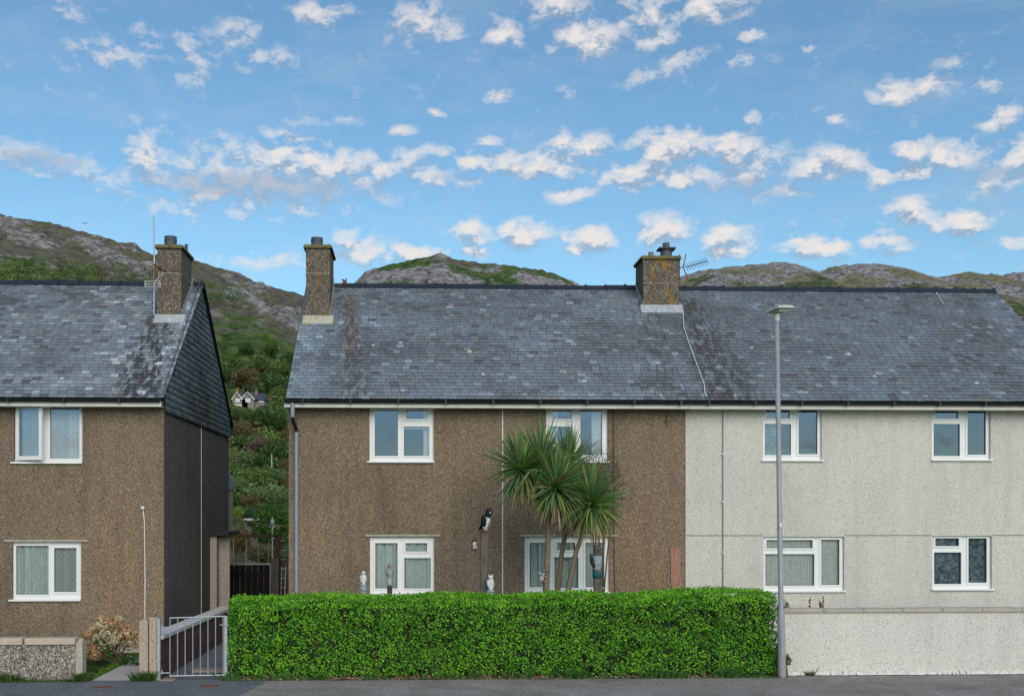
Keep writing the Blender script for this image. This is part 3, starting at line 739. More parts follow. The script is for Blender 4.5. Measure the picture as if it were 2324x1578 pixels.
def bst(u, v):
    x = RB0+u
    s1 = band(x, v, X_(760, 2.4), X_(800, -.3), .25, .45); s3 = band(x, v, X_(775, 2.4), X_(790, -.3), .16, .3)
    s4 = band(x, v, X_(1545, 3), X_(1640, -.3), .3, .8); s5 = band(x, v, X_(1455, 3), X_(1500, -.3), .35, .5)
    s2 = band(x, v, X_(690, 2.4), X_(665, -.3), .3, .6)
    return (min(1, s1*.8+s4*1.0+s5*.6), min(1, .6*s2+.3*s1+.25*s5), .75*s3*min(1, v/SLOPE+.25))
slates('roof', bh, (RB0, EY, EZ), (1, 0, 0), UPV, SLOPE, ROWS, .168, DV, lambda v: 0, lambda v: BX1-RB0, bst, seed=5, var=.19, pale=.03)
def underlay(p, a, c):
    b = MB(); b.quad((a, EY+.02, EZ-.03), (c, EY+.02, EZ-.03), (c, RY, RZ-.03), (a, RY, RZ-.03)); b.quad((c, 7.9, EZ), (a, 7.9, EZ), (a, RY, RZ-.0), (c, RY, RZ-.0)); b.build('roof_underlay', M['ridge'], p)
underlay(bh, RB0+.02, BX1)
ridge(bh, RB0, BX1-.005, 4); eaves(bh, RB0-.03, BX1-.005, .92)
ch, xa, xb, zt = chimney(bh, 694, 748, 555, 2.37, 1.13, False, 'y')
pot(ch, X_(719, 2.8), 2.8, zt, .13, .25); pot(ch, xb-.08, 3.2, zt, .035, .2)
ch, xa, xb, zt = chimney(bh, 1459, 1540, 580, 2.9, .85, True, 'l')
pot(ch, X_(1477, 3.2), 3.2, zt, .065, .15, 'pot_tan', 'rib'); pot(ch, X_(1511, 3.2), 3.2, zt, .135, .36, 'pot_grey', 'cowl')
b = MB(); b.box(X_(1511, 3.2)-.19, X_(1511, 3.2)+.19, 3.03, 3.37, zt+.20, zt+.235); b.build('cowl_plate', M['pot_dark'], ch)
# downpipe with swan neck
b = MB(); x2 = X_(672, -.08)
b.tube([(X_(664, -.3), -.33, EZ-.08), (X_(664, -.3), -.33, EZ-.36)], .038, 12)
b.tube([(x2, -.06, EZ-.62), (x2+.0, -.06, 0)], .036, 12)
for zz in (EZ-.66, 2.55, .9): b.tube([(x2, -.06, zz-.02), (x2, -.06, zz+.02)], .043, 12)
dp = b.build('downpipe', M['grey_pipe'], bh, smooth=False)
b = MB(); b.tube([(X_(664, -.3), -.33, EZ-.34), (X_(664, -.3), -.32, EZ-.40), (x2, -.07, EZ-.58), (x2, -.06, EZ-.66)], .037, 12); b.build('pipe_bend', M['black_pvc'], dp)
b = MB(); xx = X_(1140, -.01); b.tube([(xx, -.012, 0), (xx, -.012, EZ-.16)], .014, 6); b.build('white_conduit', M['white_plastic'], bh)
b = MB(); xx = X_(1391, -.01); b.tube([(xx, -.01, EZ-.16), (xx+.01, -.01, 3.2), (xx+.02, -.01, 1.6), (xx+.03, -.01, 1.1), (xx+.12, -.01, .95)], .008, 6); b.build('cable', M['drk_cable'], bh)
b = MB(); b.box(X_(1510, 0)-.0, X_(1512, 0), -.02, 0, 4.4, 4.45); b.tube([(X_(1513, 0), -.01, EZ-.16), (X_(1511, 0), -.02, 4.52)], .006, 5); b.box(X_(1507, 0), X_(1515, 0), -.03, 0, 4.48, 4.52); b.build('rusty_hook', M['rust'], bh)
# plinth line
b = MB(); b.box(BX0-.004, BX1, -.012, 0, Z_(1349, 0, 1000)-.02, Z_(1349, 0, 1000)-.0); b.build('plinth_line', M['brown_wood'], bh)

# --- white house
wh = thing('house', ((BX1+WX1)/2, 0, 0), 'white speckled render half of the pair, right of the brown house', 'house')
V1 = (1730, 1864, 921, 1043); V2 = (2114, 2247, 924, 1042); V3 = (1731, 1915, 1217, 1339); V4 = (2115, 2250, 1215, 1335)
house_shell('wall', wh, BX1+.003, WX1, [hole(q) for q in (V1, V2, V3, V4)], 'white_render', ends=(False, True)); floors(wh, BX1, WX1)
window(wh, V1, [(1737, 1791, 928, 949), (1734, 1794, 961, 1032), (1811, 1854, 928, 1030)], [('net', .02, .3, .004, 'foil')], 'glass')
window(wh, V2, [(2120, 2173, 929, 949), (2117, 2177, 961, 1034), (2194, 2236, 929, 1031)], [], 'glass')
window(wh, V3, [(1738, 1843, 1224, 1243), (1735, 1847, 1256, 1328), (1862, 1904, 1223, 1326)], [('blind', .01, .99, 0, 'blind')], 'glass_low')
window(wh, V4, [(2121, 2175, 1220, 1238), (2118, 2180, 1252, 1324), (2196, 2238, 1220, 1321)], [('net', .02, .98, .004, 'foil')], 'glass_low')
def wst(u, v):
    x = BX1+u; s4 = band(x, v, X_(1555, 3), X_(1650, -.3), .35, .85); s6 = band(x, v, X_(2240, 2.5), X_(2340, -.3), .3, .6)
    return (min(1, s4*1.1+.35*s6), min(1, .15*s4+.45*band(x, v, X_(2250, 3.5), X_(2420, -.3), .5, 1.2)), 0)
RW1 = X_(2255, RY)
slates('roof', wh, (BX1, EY, EZ), (1, 0, 0), UPV, SLOPE, ROWS, .168, DV, lambda v: 0, lambda v: RW1-BX1, wst, seed=6, var=.17, pale=.025, tone=(.092, .118, .148))
underlay(wh, BX1+.003, RW1-.02); ridge(wh, BX1+.005, RW1, 9, .02); eaves(wh, BX1+.005, RW1+.03, .92)
zl = Z_(1214, 0, 1700)
for a, c in ((BX1+.01, X_(1729, 0)), (X_(1917, 0), X_(2113, 0)), (X_(2252, 0), WX1-.01)):
    b = MB(); b.box(a, c, -.006, .0, zl-.006, zl+.006); b.build('render_joint', M['grey_wood'], wh)
b = MB(); xx = X_(1640, -.01); b.tube([(xx, -.018, 0), (xx, -.018, EZ-.16)], .014, 8)
pp = b.build('pipe', M['lamp_grey'], wh)
for zz in (1.9, 2.9, 3.85): b = MB(); b.box(xx-.028, xx+.028, -.035, 0, zz-.012, zz+.012); b.build('pipe_clip', M['pvc'], pp)

# cable over the roof
n_ = Vector((0, -SL, 1)).normalized()
b = MB(); cp = [(1543, 690), (1549, 715), (1551, 745), (1562, 780), (1575, 815), (1588, 850), (1597, 875), (1598, 892), (1603, 902)]
pts = []
for (px, py) in cp:
    d = ray(px, py); # intersect with the roof plane
    P0 = Vector((0, EY, EZ)); k = (P0-CAM).dot(n_)/d.dot(n_); pts.append(CAM+d*k+n_*.03)
b.tube(pts, .009, 5); tag(b.build('roof_cable', M['white_plastic'], base=tuple(pts[-1]), smooth=True), 'thin white cable running down the slates from the middle chimney', 'cable')
b = MB(); pts = []
for (px, py) in ((2124, 668), (2140, 692)):
    d = ray(px, py); k = (Vector((0, EY, EZ))-CAM).dot(n_)/d.dot(n_); pts.append(CAM+d*k+n_*.03)
b.tube(pts, .008, 5); b.ball(pts[0], .02); tag(b.build('roof_cable', M['white_plastic'], base=tuple(pts[-1])), 'short white strip near the ridge at the right end of the roof', 'cable')

# ------------------------------------------------------------------ aerials
Y0 = 2.33; a_ = at(349, 728, Y0)
ae = thing('television_aerial', tuple(a_), 'tall grey mast with small white aerial strapped to the left house chimney', 'aerial')
b = MB(); zt = Z_(500, Y0); b.tube([(a_.x, Y0, roofz(Y0)+.1), (a_.x+.01, Y0, (roofz(Y0)+zt)/2), (a_.x+.0, Y0, zt)], .017, 8); b.build('mast', M['galv'], ae)
b = MB()
z1, z2 = Z_(607, Y0), Z_(660, Y0)+.15; cx = X_(372, Y0)
for z in (z1, z2): b.tube([(a_.x-.02, Y0-.02, z), (a_.x+.06, Y0-.01, z)], .014, 6)
b.tube([(a_.x+.03, Y0, z1), (cx, Y0+.02, (z1+z2)/2+.05), (a_.x+.03, Y0, z2)], .018, 6); b.tube([(a_.x+.03, Y0-.02, z1), (a_.x+.03, Y0-.02, z2)], .022, 6); b.tube([(cx, Y0+.02, (z1+z2)/2+.05), (X_(412, Y0), Y0+.02, (z1+z2)/2+.05)], .005, 5)
b.build('bracket', M['rust'], ae)
b = MB(); zc = Z_(651, Y0-.1); ya = Y0-.12
for k in range(-2, 3):
    for sx in (-1, 1): b.tube([(a_.x, ya, zc+k*.035), (a_.x+sx*.16, ya-.0, zc+k*.03)], .005, 4)
for sx in (-1, 1): b.tube([(a_.x+sx*.16, ya, zc-.07), (a_.x+sx*.16, ya, zc+.07)], .006, 4)
b.tube([(a_.x, ya, zc), (X_(384, ya), ya-.5, zc+.14)], .008, 5)
for k in range(6):
    f = .3+.7*k/6; p = Vector((a_.x, ya, zc)).lerp(Vector((X_(384, ya), ya-.5, zc+.14)), f); b.tube([p+Vector((0, 0, -.04)), p+Vector((0, 0, .04))], .004, 4)
b.build('antenna', M['white_plastic'], ae)
Y1 = 3.1; p0 = at(1553, 605, Y1)
ae = thing('television_aerial', tuple(at(1540, 620, Y1)), 'black yagi aerial with cross bars on the right side of the lichened middle chimney', 'aerial')
b = MB(); b.tube([at(1541, 607, Y1), at(1551, 606, Y1)], .012, 6); b.tube([at(1556, 576, Y1), at(1550, 606, Y1), at(1561, 634, Y1)], .012, 6); b.tube([at(1541, 578, Y1), at(1541, 645, Y1)], .016, 6); b.build('mast', M['rust'], ae)
b = MB(); q0, q1 = at(1556, 606, Y1), at(1604, 592, Y1); b.tube([q0, q1], .010, 6)
for k in range(9):
    p = q0.lerp(q1, k/8); b.tube([p+Vector((-.08, -.1, .05)), p+Vector((.08, .1, -.05))], .006, 5)
b.build('boom', M['black_metal'], ae)

# ------------------------------------------------------------------ leaf clouds
def leaves(P, Nn, L, Wd, C, fold=.3):
    """P centres, Nn facing normals, arrays; returns V,F,C (two quads folded along the midrib)"""
    n = len(P); r = rng.normal(size=(n, 3)); t_ = np.cross(Nn, r); t_ /= np.linalg.norm(t_, axis=1)[:, None]+1e-9
    s_ = np.cross(Nn, t_); L = L[:, None]; Wd = Wd[:, None]
    up = Nn*(Wd*fold)
    v = np.stack([P-t_*L*.5, P-t_*L*.1+s_*Wd*.5+up, P+t_*L*.5, P-t_*L*.1-s_*Wd*.5+up, P+t_*L*.28+s_*Wd*.36+up, P+t_*L*.28-s_*Wd*.36+up], 1)
    V_ = v.reshape(-1, 3); i = np.arange(n)*6
    F_ = np.concatenate([np.stack([i, i+1, i+4, i+2], 1), np.stack([i, i+2, i+5, i+3], 1)])
    return V_, F_, np.concatenate([C, C])
def unit(a): return a/(np.linalg.norm(a, axis=1)[:, None]+1e-9)

# hedge
HX0, HX1 = X_(516, PF), X_(1764, PF)
HZ0 = .05
hd = thing('hedge', ((HX0+HX1)/2, PF+.45, 0), 'long clipped bright green hedge standing along the pavement before the brown house', 'hedge')
def hedge_top(x):
    t_ = (x-HX0)/(HX1-HX0); return 1.255+.055*sstep(.80, .90, t_)*(1-sstep(.975, 1.0, t_)*.4)+.02*np.sin(x*3.1)+.05*(t_-.3)
n1, n2, n3 = 46000, 17000, 5600
x = rng.uniform(HX0, HX1, n1); ht = hedge_top(x); z = HZ0+(ht-HZ0)*rng.random(n1)**.95
bul = .12*(fbm(x*2.2, z*3.0, 4)-.5)*2; y = PF+.02+bul+rng.exponential(.030, n1)
top_round = np.clip((z-(ht-.14))/.14, 0, 1)**2*.12; y += top_round
kp = (rng.random(n1) > .75*(1-sstep(.32, .44, fbm(x*6+5, z*7, 3)))) | (z > ht-.12); x, y, z = x[kp], y[kp], z[kp]; n1 = len(x)
Pf = np.stack([x, y, z], 1); Nf = unit(np.stack([rng.normal(0, .5, n1), -1+rng.normal(0, .35, n1), .35+rng.normal(0, .5, n1)], 1))
x = rng.uniform(HX0, HX1, n2); y = PF+.06+rng.random(n2)*.95; z = hedge_top(x)+.04*(fbm(x*4, y*4, 3)-.5)*2+rng.normal(0, .018, n2)-.10*np.clip((PF+.2-y)/.2, 0, 1)**2+.03
Pt = np.stack([x, y, z], 1); Nt_ = unit(np.stack([rng.normal(0, .6, n2), -.5+rng.normal(0, .5, n2), .8+rng.normal(0, .3, n2)], 1))
sx = rng.random(n3) < .5; y = PF+.05+rng.random(n3)*.95; xx = np.where(sx, HX0, HX1)+np.where(sx, 1, -1)*(rng.exponential(.03, n3)+.02); z = HZ0+(hedge_top(xx)-HZ0)*rng.random(n3)
xx += np.where(sx, -1, 1)*.06*(fbm(y*3, z*3, 3)-.5)*2
Ps = np.stack([xx, y, z], 1); Ns = unit(np.stack([np.where(sx, -1, 1)+rng.normal(0, .4, n3), rng.normal(-.2, .4, n3), .3+rng.normal(0, .4, n3)], 1))
# stray shoots that break the outline
n4 = 900; x = rng.uniform(HX0, HX1, n4); x = np.repeat(x[:n4//6], 6)+rng.normal(0, .012, n4//6*6); z = hedge_top(x)+.02+np.tile(np.linspace(0, .09, 6), n4//6)*np.repeat(rng.random(n4//6), 6); y = np.repeat(PF+.1+rng.random(n4//6)*.8, 6)
Px = np.stack([x, y, z], 1); Nx = unit(rng.normal(size=Px.shape)+np.array([0, -.5, .4]))
P = np.concatenate([Pf, Pt, Ps, Px]); Nn = np.concatenate([Nf, Nt_, Ns, Nx]); n = len(P)
k = rng.random(n); k = np.where((P[:, 2] > hedge_top(P[:, 0])-.10) & (k > .3), k*.55, k); tone = fbm(P[:, 0]*5+3, P[:, 2]*6+P[:, 1]*4, 3)  # leaves near the top coloured lighter, painting in light from above
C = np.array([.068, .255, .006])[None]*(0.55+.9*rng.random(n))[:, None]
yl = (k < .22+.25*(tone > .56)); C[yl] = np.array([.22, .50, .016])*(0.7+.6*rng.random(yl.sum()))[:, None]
dk = (k > .70); C[dk] = np.array([.018, .075, .008])*(0.7+.6*rng.random(dk.sum()))[:, None]
bd = (rng.random(n) < .012); C[bd] = np.array([.22, .13, .06])
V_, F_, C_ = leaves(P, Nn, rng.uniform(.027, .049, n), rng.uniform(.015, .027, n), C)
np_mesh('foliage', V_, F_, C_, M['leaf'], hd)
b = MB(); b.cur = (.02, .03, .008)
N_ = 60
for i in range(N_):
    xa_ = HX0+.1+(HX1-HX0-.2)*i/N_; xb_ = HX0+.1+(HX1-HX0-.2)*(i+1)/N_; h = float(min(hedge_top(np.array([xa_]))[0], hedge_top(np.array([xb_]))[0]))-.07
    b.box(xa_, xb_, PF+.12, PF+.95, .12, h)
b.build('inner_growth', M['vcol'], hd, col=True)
tw = MB(); tw.cur = (.10, .065, .045)
for i in range(170):
    x0_ = random.uniform(HX0+.05, HX1-.05); y0_ = PF+random.uniform(.06, .5); tw.tube([(x0_, y0_, -.02), (x0_+random.uniform(-.1, .1), y0_+random.uniform(-.05, .05), .25), (x0_+random.uniform(-.2, .2), y0_-.02, .6)], [.011, .008, .004], 5)
tw.build('stems', M['vcol'], hd, col=True)
# soil strip under the hedge with fallen leaves
sb = MB(); NX = 60
for i in range(NX):
    xa_ = HX0-.1+(HX1-HX0+.25)*i/NX; xb_ = HX0-.1+(HX1-HX0+.25)*(i+1)/NX
    w0 = .10+.03*math.sin(i*1.7)+.02*math.sin(i*.6); w1 = .10+.03*math.sin((i+1)*1.7)+.02*math.sin((i+1)*.6)
    sb.quad((xa_, PF-w0, .004), (xb_, PF-w1, .004), (xb_, PF+.4, .05), (xa_, PF+.4, .05))
tag(sb.build('soil_strip', M['soil']), kind='structure')
n = 2600; x = rng.uniform(HX0-.05, HX1+.1, n); y = PF-.12+rng.random(n)**1.5*.3; z = .010+(y-(PF-.12))*.11+rng.random(n)*.012
cols = np.array([[.36, .20, .14], [.45, .30, .22], [.22, .12, .08], [.30, .22, .12], [.50, .38, .30]])[rng.integers(0, 5, n)]
sel = fbm(x*3, y*0+2, 3) > .44; P = np.stack([x, y, z], 1)[sel]
V_, F_, C_ = leaves(P, unit(rng.normal(0, .5, P.shape)+np.array([0, -.2, 1])), rng.uniform(.02, .045, len(P)), rng.uniform(.014, .025, len(P)), cols[sel])
tag(np_mesh('leaf_litter', V_, F_, C_, M['flower']), 'dry pinkish brown fallen leaves on the soil under the hedge', 'leaf litter', kind='stuff')

# grass / weeds as blades
def blades(name, regions, label, cat, cols, hmin=.04, hmax=.12, mat_='leaf', w=.006, keep=None):
    VV = []; FF = []; CC = []; off = 0
    for (x0, x1, y0, y1, n, z0, hm) in regions:
        x = rng.uniform(x0, x1, n); y = rng.uniform(y0, y1, n)
        if keep: kk = keep(x, y); x = x[kk]; y = y[kk]; n = len(x)
        cl = fbm(x*4+7, y*4, 3)
        h = (hmin+(hmax-hmin)*rng.random(n))*hm*(.3+1.4*sstep(.35, .65, cl)); a = rng.random(n)*2*pi; ln = rng.normal(0, .45, (n, 2))*h[:, None]
        dx, dy = np.cos(a)*w*(.6+rng.random(n)), np.sin(a)*w*(.6+rng.random(n)); z = np.full(n, z0)
        v = np.stack([np.stack([x-dx, y-dy, z], 1), np.stack([x+dx, y+dy, z], 1), np.stack([x+dx*.7+ln[:, 0]*.5, y+dy*.7+ln[:, 1]*.5, z+h*.6], 1), np.stack([x+ln[:, 0], y+ln[:, 1], z+h], 1)], 1)
        VV.append(v.reshape(-1, 3)); i = np.arange(n)*4+off; FF.append(np.stack([i, i+1, i+2, i+3], 1)); off += n*4
        c = np.array(cols)[rng.integers(0, len(cols), n)]*(.6+.8*rng.random(n))[:, None]; CC.append(c)
    return tag(np_mesh(name, np.concatenate(VV), np.concatenate(FF), np.concatenate(CC), M[mat_]), label, cat, kind='stuff')
GC = [(.05, .12, .02), (.07, .15, .025), (.035, .08, .015), (.11, .13, .04)]
LWX = X_(183, PF)
blades('weeds', [(-12, LWX+.12, PF-.16, PF+.0, 11000, 0, .75), (LWX+.0, LWX+.14, PF-.12, PF+.05, 300, 0, .8), (X_(300, PF), X_(352, PF), PF-.14, PF-.02, 500, 0, .9)], 'low ragged green weeds along the foot of the left garden wall and posts', 'weeds', GC, .03, .13, w=.006)
blades('weeds', [(X_(505, PF), X_(1560, PF)+1, PF-.12, PF+.02, 2600, .0, .8), (X_(1280, PF), X_(1370, PF), PF-.14, PF, 500, 0, .8), (X_(1450, PF), X_(1560, PF), PF-.14, PF, 600, 0, .7), (X_(1630, PF), X_(1760, PF), PF-.14, PF, 700, 0, .9)], 'small green weeds and grass tufts at the foot of the hedge', 'weeds', [(.06, .17, .03), (.05, .13, .03), (.09, .19, .04)], .03, .12, w=.011)

# ------------------------------------------------------------------ front walls
LWZ = Z_(1452, PF, 100)
lw = thing('garden_wall', (LWX-3, PF+.1, 0), 'low grey roughcast garden wall with cream coping at the left edge', 'wall')
b = MB(); b.box(-14, LWX-.07, PF, PF+.2, -.1, LWZ-.06); b.build('wall', M['grey_render'], lw)
b = MB()
for i in range(8): xx = LWX-.08-i*.83; b.bbox(xx-.825 if i else xx-.80, xx-.003, PF-.035, PF+.235, LWZ-.06, LWZ+.035+(.005 if i % 2 else 0), .014)
b.build('coping', M['coping'], lw)
b = MB(); b.box(LWX-.07, LWX+.03, PF-.01, PF+.2, -.1, LWZ-.02); b.lathe([(.1, 0), (.085, .025), (.04, .045)], (LWX-.02, PF+.095, LWZ-.02), 8, .5, 1); b.build('end_post', M['concrete'], lw)

RWX = X_(1779, PF+.13); RWY = PF+.13; RWZ = Z_(1380, RWY, 1900)
rw = thing('garden_wall', (RWX+3, RWY+.1, 0), 'low white speckled garden wall with stone coping right of the lamp post', 'wall')
b = MB(); b.box(RWX, 16, RWY, RWY+.2, -.1, RWZ-.055); b.build('wall', M['white_wall'], rw)
b = MB(); x = RWX-.02
for i in range(12): b.bbox(x, x+.665, RWY-.035, RWY+.235, RWZ-.055, RWZ+random.uniform(-.004, .004), .012); x += .668
b.build('coping', M['coping_grey'], rw)
# flaking foot of white wall
b = MB(); x = RWX
while x < 12: w_ = random.uniform(.03, .12); b.quad((x, RWY-.004-random.uniform(.02, .07), .006), (x+w_, RWY-.004-random.uniform(.02, .07), .006), (x+w_, RWY-.004, .03+random.uniform(0, .05)), (x, RWY-.004, .03+random.uniform(0, .05))); x += w_
b.build('mortar_fillet', simple('white_mortar', (.62, .60, .56), .95, var=.15), rw)
# party wall of the two gardens behind the hedge is hidden; small things over it
def shrub(name, c, r, n, cols, label, cat, ls=.05, m_='leaf'):
    t_ = thing(name, (c[0], c[1], 0), label, cat)
    u = unit(rng.normal(size=(n, 3))); rad = rng.random(n)**.35; lump = .75+.5*fbm(u[:, 0]*2.5+4, u[:, 2]*2.5+u[:, 1]*2, 3)
    P = np.array(c)+u*np.array(r)*(rad*lump)[:, None]
    C = np.array(cols)[rng.integers(0, len(cols), n)]*(.6+.8*rng.random(n))[:, None]
    V_, F_, C_ = leaves(P, unit(u+rng.normal(0, .6, u.shape)), rng.uniform(ls*.7, ls*1.3, n), rng.uniform(ls*.35, ls*.6, n), C); np_mesh('foliage', V_, F_, C_, M[m_], t_)
    b = MB()
    for i in range(7): e = Vector(c)+Vector((random.uniform(-.6, .6)*r[0], random.uniform(-.5, .5)*r[1], random.uniform(-.2, .4)*r[2])); b.tube([(c[0]+random.uniform(-.05, .05), c[1], 0), ((c[0]+e.x)/2, c[1], e.z*.6), e], [.02, .014, .006], 5)
    b.build('stems', M['bark'], t_); return t_
q = at(1776, 1368, -3.2); shrub('shrub', (q.x, -3.2, q.z-.12), (.13, .15, .18), 500, [(.03, .10, .02), (.06, .15, .03)], 'small dark green shrub just behind the lamp post over the white wall', 'shrub', .04)
ds = thing('dried_plant', tuple(at(1855, 1378, -3.3)), 'dead dark brown flower stalks poking above the white garden wall', 'plant')
b = MB(); b.cur = (.09, .035, .025)
for (px, t0, t1) in ((1838, 1353, 3), (1858, 1360, -6), (1862, 1362, 0), (1868, 1350, 4)):
    p0 = at(px-t1, 1400, -3.3); p0.z = 0 if False else p0.z; p1 = at(px, t0, -3.3); b.tube([(p0.x, -3.3, 0), p0, p0.lerp(p1, .5)+Vector((.01, 0, 0)), p1], [.01, .009, .008, .003], 5)
    for k in range(12): c_ = p0.lerp(p1, random.uniform(.35, .98)); b.ball(c_+Vector((random.uniform(-.015, .015), 0, 0)), random.uniform(.008, .016), 5, 4)
b.build('stalks', M['vcol'], ds, col=True)
q = at(1838, 1510, RWY-.05); blades('weeds', [(q.x-.07, q.x+.07, RWY-.06, RWY-.02, 90, 0, 2.2)], 'single tuft of brownish weed at the foot of the white wall', 'weeds', [(.12, .12, .04), (.18, .13, .05)], .04, .14, w=.006)
q = at(1783, 1500, PF-.02); shrub('weed', (q.x, PF-.0, q.z+.02), (.10, .06, .10), 170, [(.03, .11, .02), (.12, .09, .02)], 'little leafy weed growing at the base of the lamp post', 'weed', .05)

# ------------------------------------------------------------------ lamp post
b0 = at(1774, 1541, -4.12); tp = at(1762, 712, -4.12)
lp = thing('street_lamp', (b0.x, b0.y, 0), 'tall slim grey street lamp with flat square head, at the right end of the hedge', 'street lamp')
def lpt(z): return Vector((b0.x, b0.y, 0)).lerp(Vector((tp.x, tp.y, tp.z)), z/tp.z)
zs = Z_(1398, -4.12); b = MB(); b.tube([lpt(0), lpt(.05), lpt(zs-.05), lpt(zs+.06), lpt(zs+.1), lpt(tp.z)], [.064, .063, .061, .055, .043, .036], 20); b.build('column', M['lamp_grey'], lp, smooth=True)
b = MB(); q = lpt(.55); b.box(q.x-.028, q.x+.028, q.y-.066, q.y-.055, .35, .8); b.build('access_door', M['lamp_grey'], lp)
b = MB(); q = lpt(Z_(1190, -4.12)); b.box(q.x-.018, q.x+.012, q.y-.053, q.y-.040, q.z-.035, q.z+.035); b.build('sticker', M['pvc'], lp)
b = MB(); b.tube([lpt(tp.z-.12), lpt(tp.z)], .047, 16); b.build('bracket', M['lamp_head'], lp)
Mh = Matrix.Translation((tp.x+.04, tp.y, tp.z+.055)) @ Matrix.Rotation(R(-5), 4, 'Y') @ Matrix.Rotation(R(24), 4, 'Z') @ Matrix.Rotation(R(-5), 4, 'X')
b = MB(); s_ = .17
b.box(-s_, s_, -s_, s_, .0, .030, Mh); b.box(-s_*.86, s_*.86, -s_*.86, s_*.86, .030, .05, Mh); b.box(-.10, .10, -.10, .10, -.035, 0, Mh); b.build('lamp_head', M['lamp_head'], lp)
b = MB(); b.ball(Mh @ Vector((-.05, 0, .065)), (.035, .035, .04), 12, 8); b.build('photocell', M['galv'], lp, smooth=True)

# ------------------------------------------------------------------ gate, posts, paths on the left
def cpost(px0, px1, pyt, rough, label, round_=True, dy=0):
    x0, x1 = X_(px0, PF), X_(px1, PF); zt = Z_(pyt, PF, px0); t_ = thing('gate_post', ((x0+x1)/2, PF+dy+.06, 0), label, 'post')
    b = MB()
    if round_:
        n = 8; cx_ = (x0+x1)/2; r_ = (x1-x0)/2; pr = [(x0, -.1), (x1, -.1)]+[(cx_+r_*math.cos(pi*k/n)*1, zt-.05+.05*math.sin(pi*k/n)) for k in range(n+1)]
        N1 = len(pr); v0 = len(b.v); b.v += [(x, PF+dy, z) for x, z in pr]+[(x, PF+dy+.12, z) for x, z in pr]
        b.f.append(tuple(range(N1))); b.f.append(tuple(range(2*N1-1, N1-1, -1))); b.c += [(1, 1, 1)]*2
        for k in range(N1): j = (k+1) % N1; b.f.append((k, k+N1, j+N1, j)); b.c.append((1, 1, 1))
    else: b.bbox(x0, x1, PF+dy, PF+dy+.13, -.1, zt, .012)
    b.build('post', M[rough], t_); return t_, x0, x1, zt
cpost(316, 335, 1404, 'pink_concrete', 'round topped pale speckled concrete gate post, left of the pair')
t_, x0, x1, zt = cpost(337, 354, 1400, 'pink_concrete', 'flat topped concrete gate post beside the steel gate hinge', False, .01)
b = MB()
for z in (.32, .62, .86): b.tube([((x0+x1)/2, PF+.005, z), ((x0+x1)/2, PF+.02, z)], .009, 8)
b.build('bolt', M['black_metal'], t_)
gt = thing('garden_gate', (X_(440, PF), PF+.05, 0), 'open barred galvanised steel garden gate left of the hedge', 'gate')
b = MB(); xa_, xb_ = X_(355, PF), X_(361, PF); b.box(xa_-.0, xb_+.01, PF+.02, PF+.07, -.05, Z_(1402, PF, 355)); b.build('hinge_post', M['galv'], gt)
xa_, xb_ = X_(384, PF), X_(512, PF); zt_, zb_ = Z_(1400, PF, 440), Z_(1533, PF, 440); yg = PF+.05
b = MB(); b.tube([(xa_, yg, zt_-.01), (xb_, yg, zt_+.015)], .012, 8); b.build('rail', M['galv'], gt)
b = MB(); b.tube([(xa_, yg, zb_), (xb_, yg, zb_+.01)], .012, 8); b.build('rail', M['galv'], gt)
for i in range(8):
    x = xa_+(xb_-xa_-.05)*i/7; b = MB(); b.tube([(x, yg, zb_), (x, yg, zt_)], .0085, 6); b.build('bar', M['galv'], gt)
b = MB(); b.box(xb_-.03, xb_+.02, yg-.02, yg+.02, 0, zt_+.015); b.build('latch_post', M['galv'], gt)
b = MB()
for z in (Z_(1420, PF), Z_(1522, PF)): b.tube([(X_(361, PF), yg, z), (xa_, yg, z)], .010, 6); b.tube([(X_(366, PF), yg, z-.02), (X_(366, PF), yg, z+.05)], .012, 6)
b.tube([(xb_-.10, yg, zt_-.12), (xb_, yg-.03, zt_-.14)], .009, 6); b.build('hinge', M['galv'], gt)
# brick wall with sloping coping
A = Vector((X_(357, PF)+.03, PF+.15, 0)); zA = Z_(1440, PF+.15, 357); Bp = atx(520, 1378, A.x+.12); zB = Bp.z
bw = thing('brick_wall', (A.x, A.y, 0), 'dark brown brick garden wall with pale coping running back behind the steel gate', 'wall')
b = MB()
def prism(b, xa, ya, xb, yb, w, za0, za1, zb0, zb1):
    P = [(xa-w, ya, za0), (xa, ya, za0), (xa, ya, za1), (xa-w, ya, za1), (xb-w, yb, zb0), (xb, yb, zb0), (xb, yb, zb1), (xb-w, yb, zb1)]; n = len(b.v); b.v += P
    for q in ((0,1,2,3),(7,6,5,4),(1,5,6,2),(0,3,7,4),(3,2,6,7),(0,4,5,1)): b.f.append(tuple(n+i for i in q)); b.c.append((1, 1, 1))
prism(b, A.x, A.y, Bp.x, Bp.y, .22, -.1, zA-.06, -.1, zB-.06); b.build('wall', M['brick'], bw)
b = MB(); prism(b, A.x+.04, A.y-.03, Bp.x+.04, Bp.y+.5, .30, zA-.06, zA, zB-.06-.0, zB); b.build('coping', simple('white_coping', (.52, .52, .50), .8, var=.12), bw)
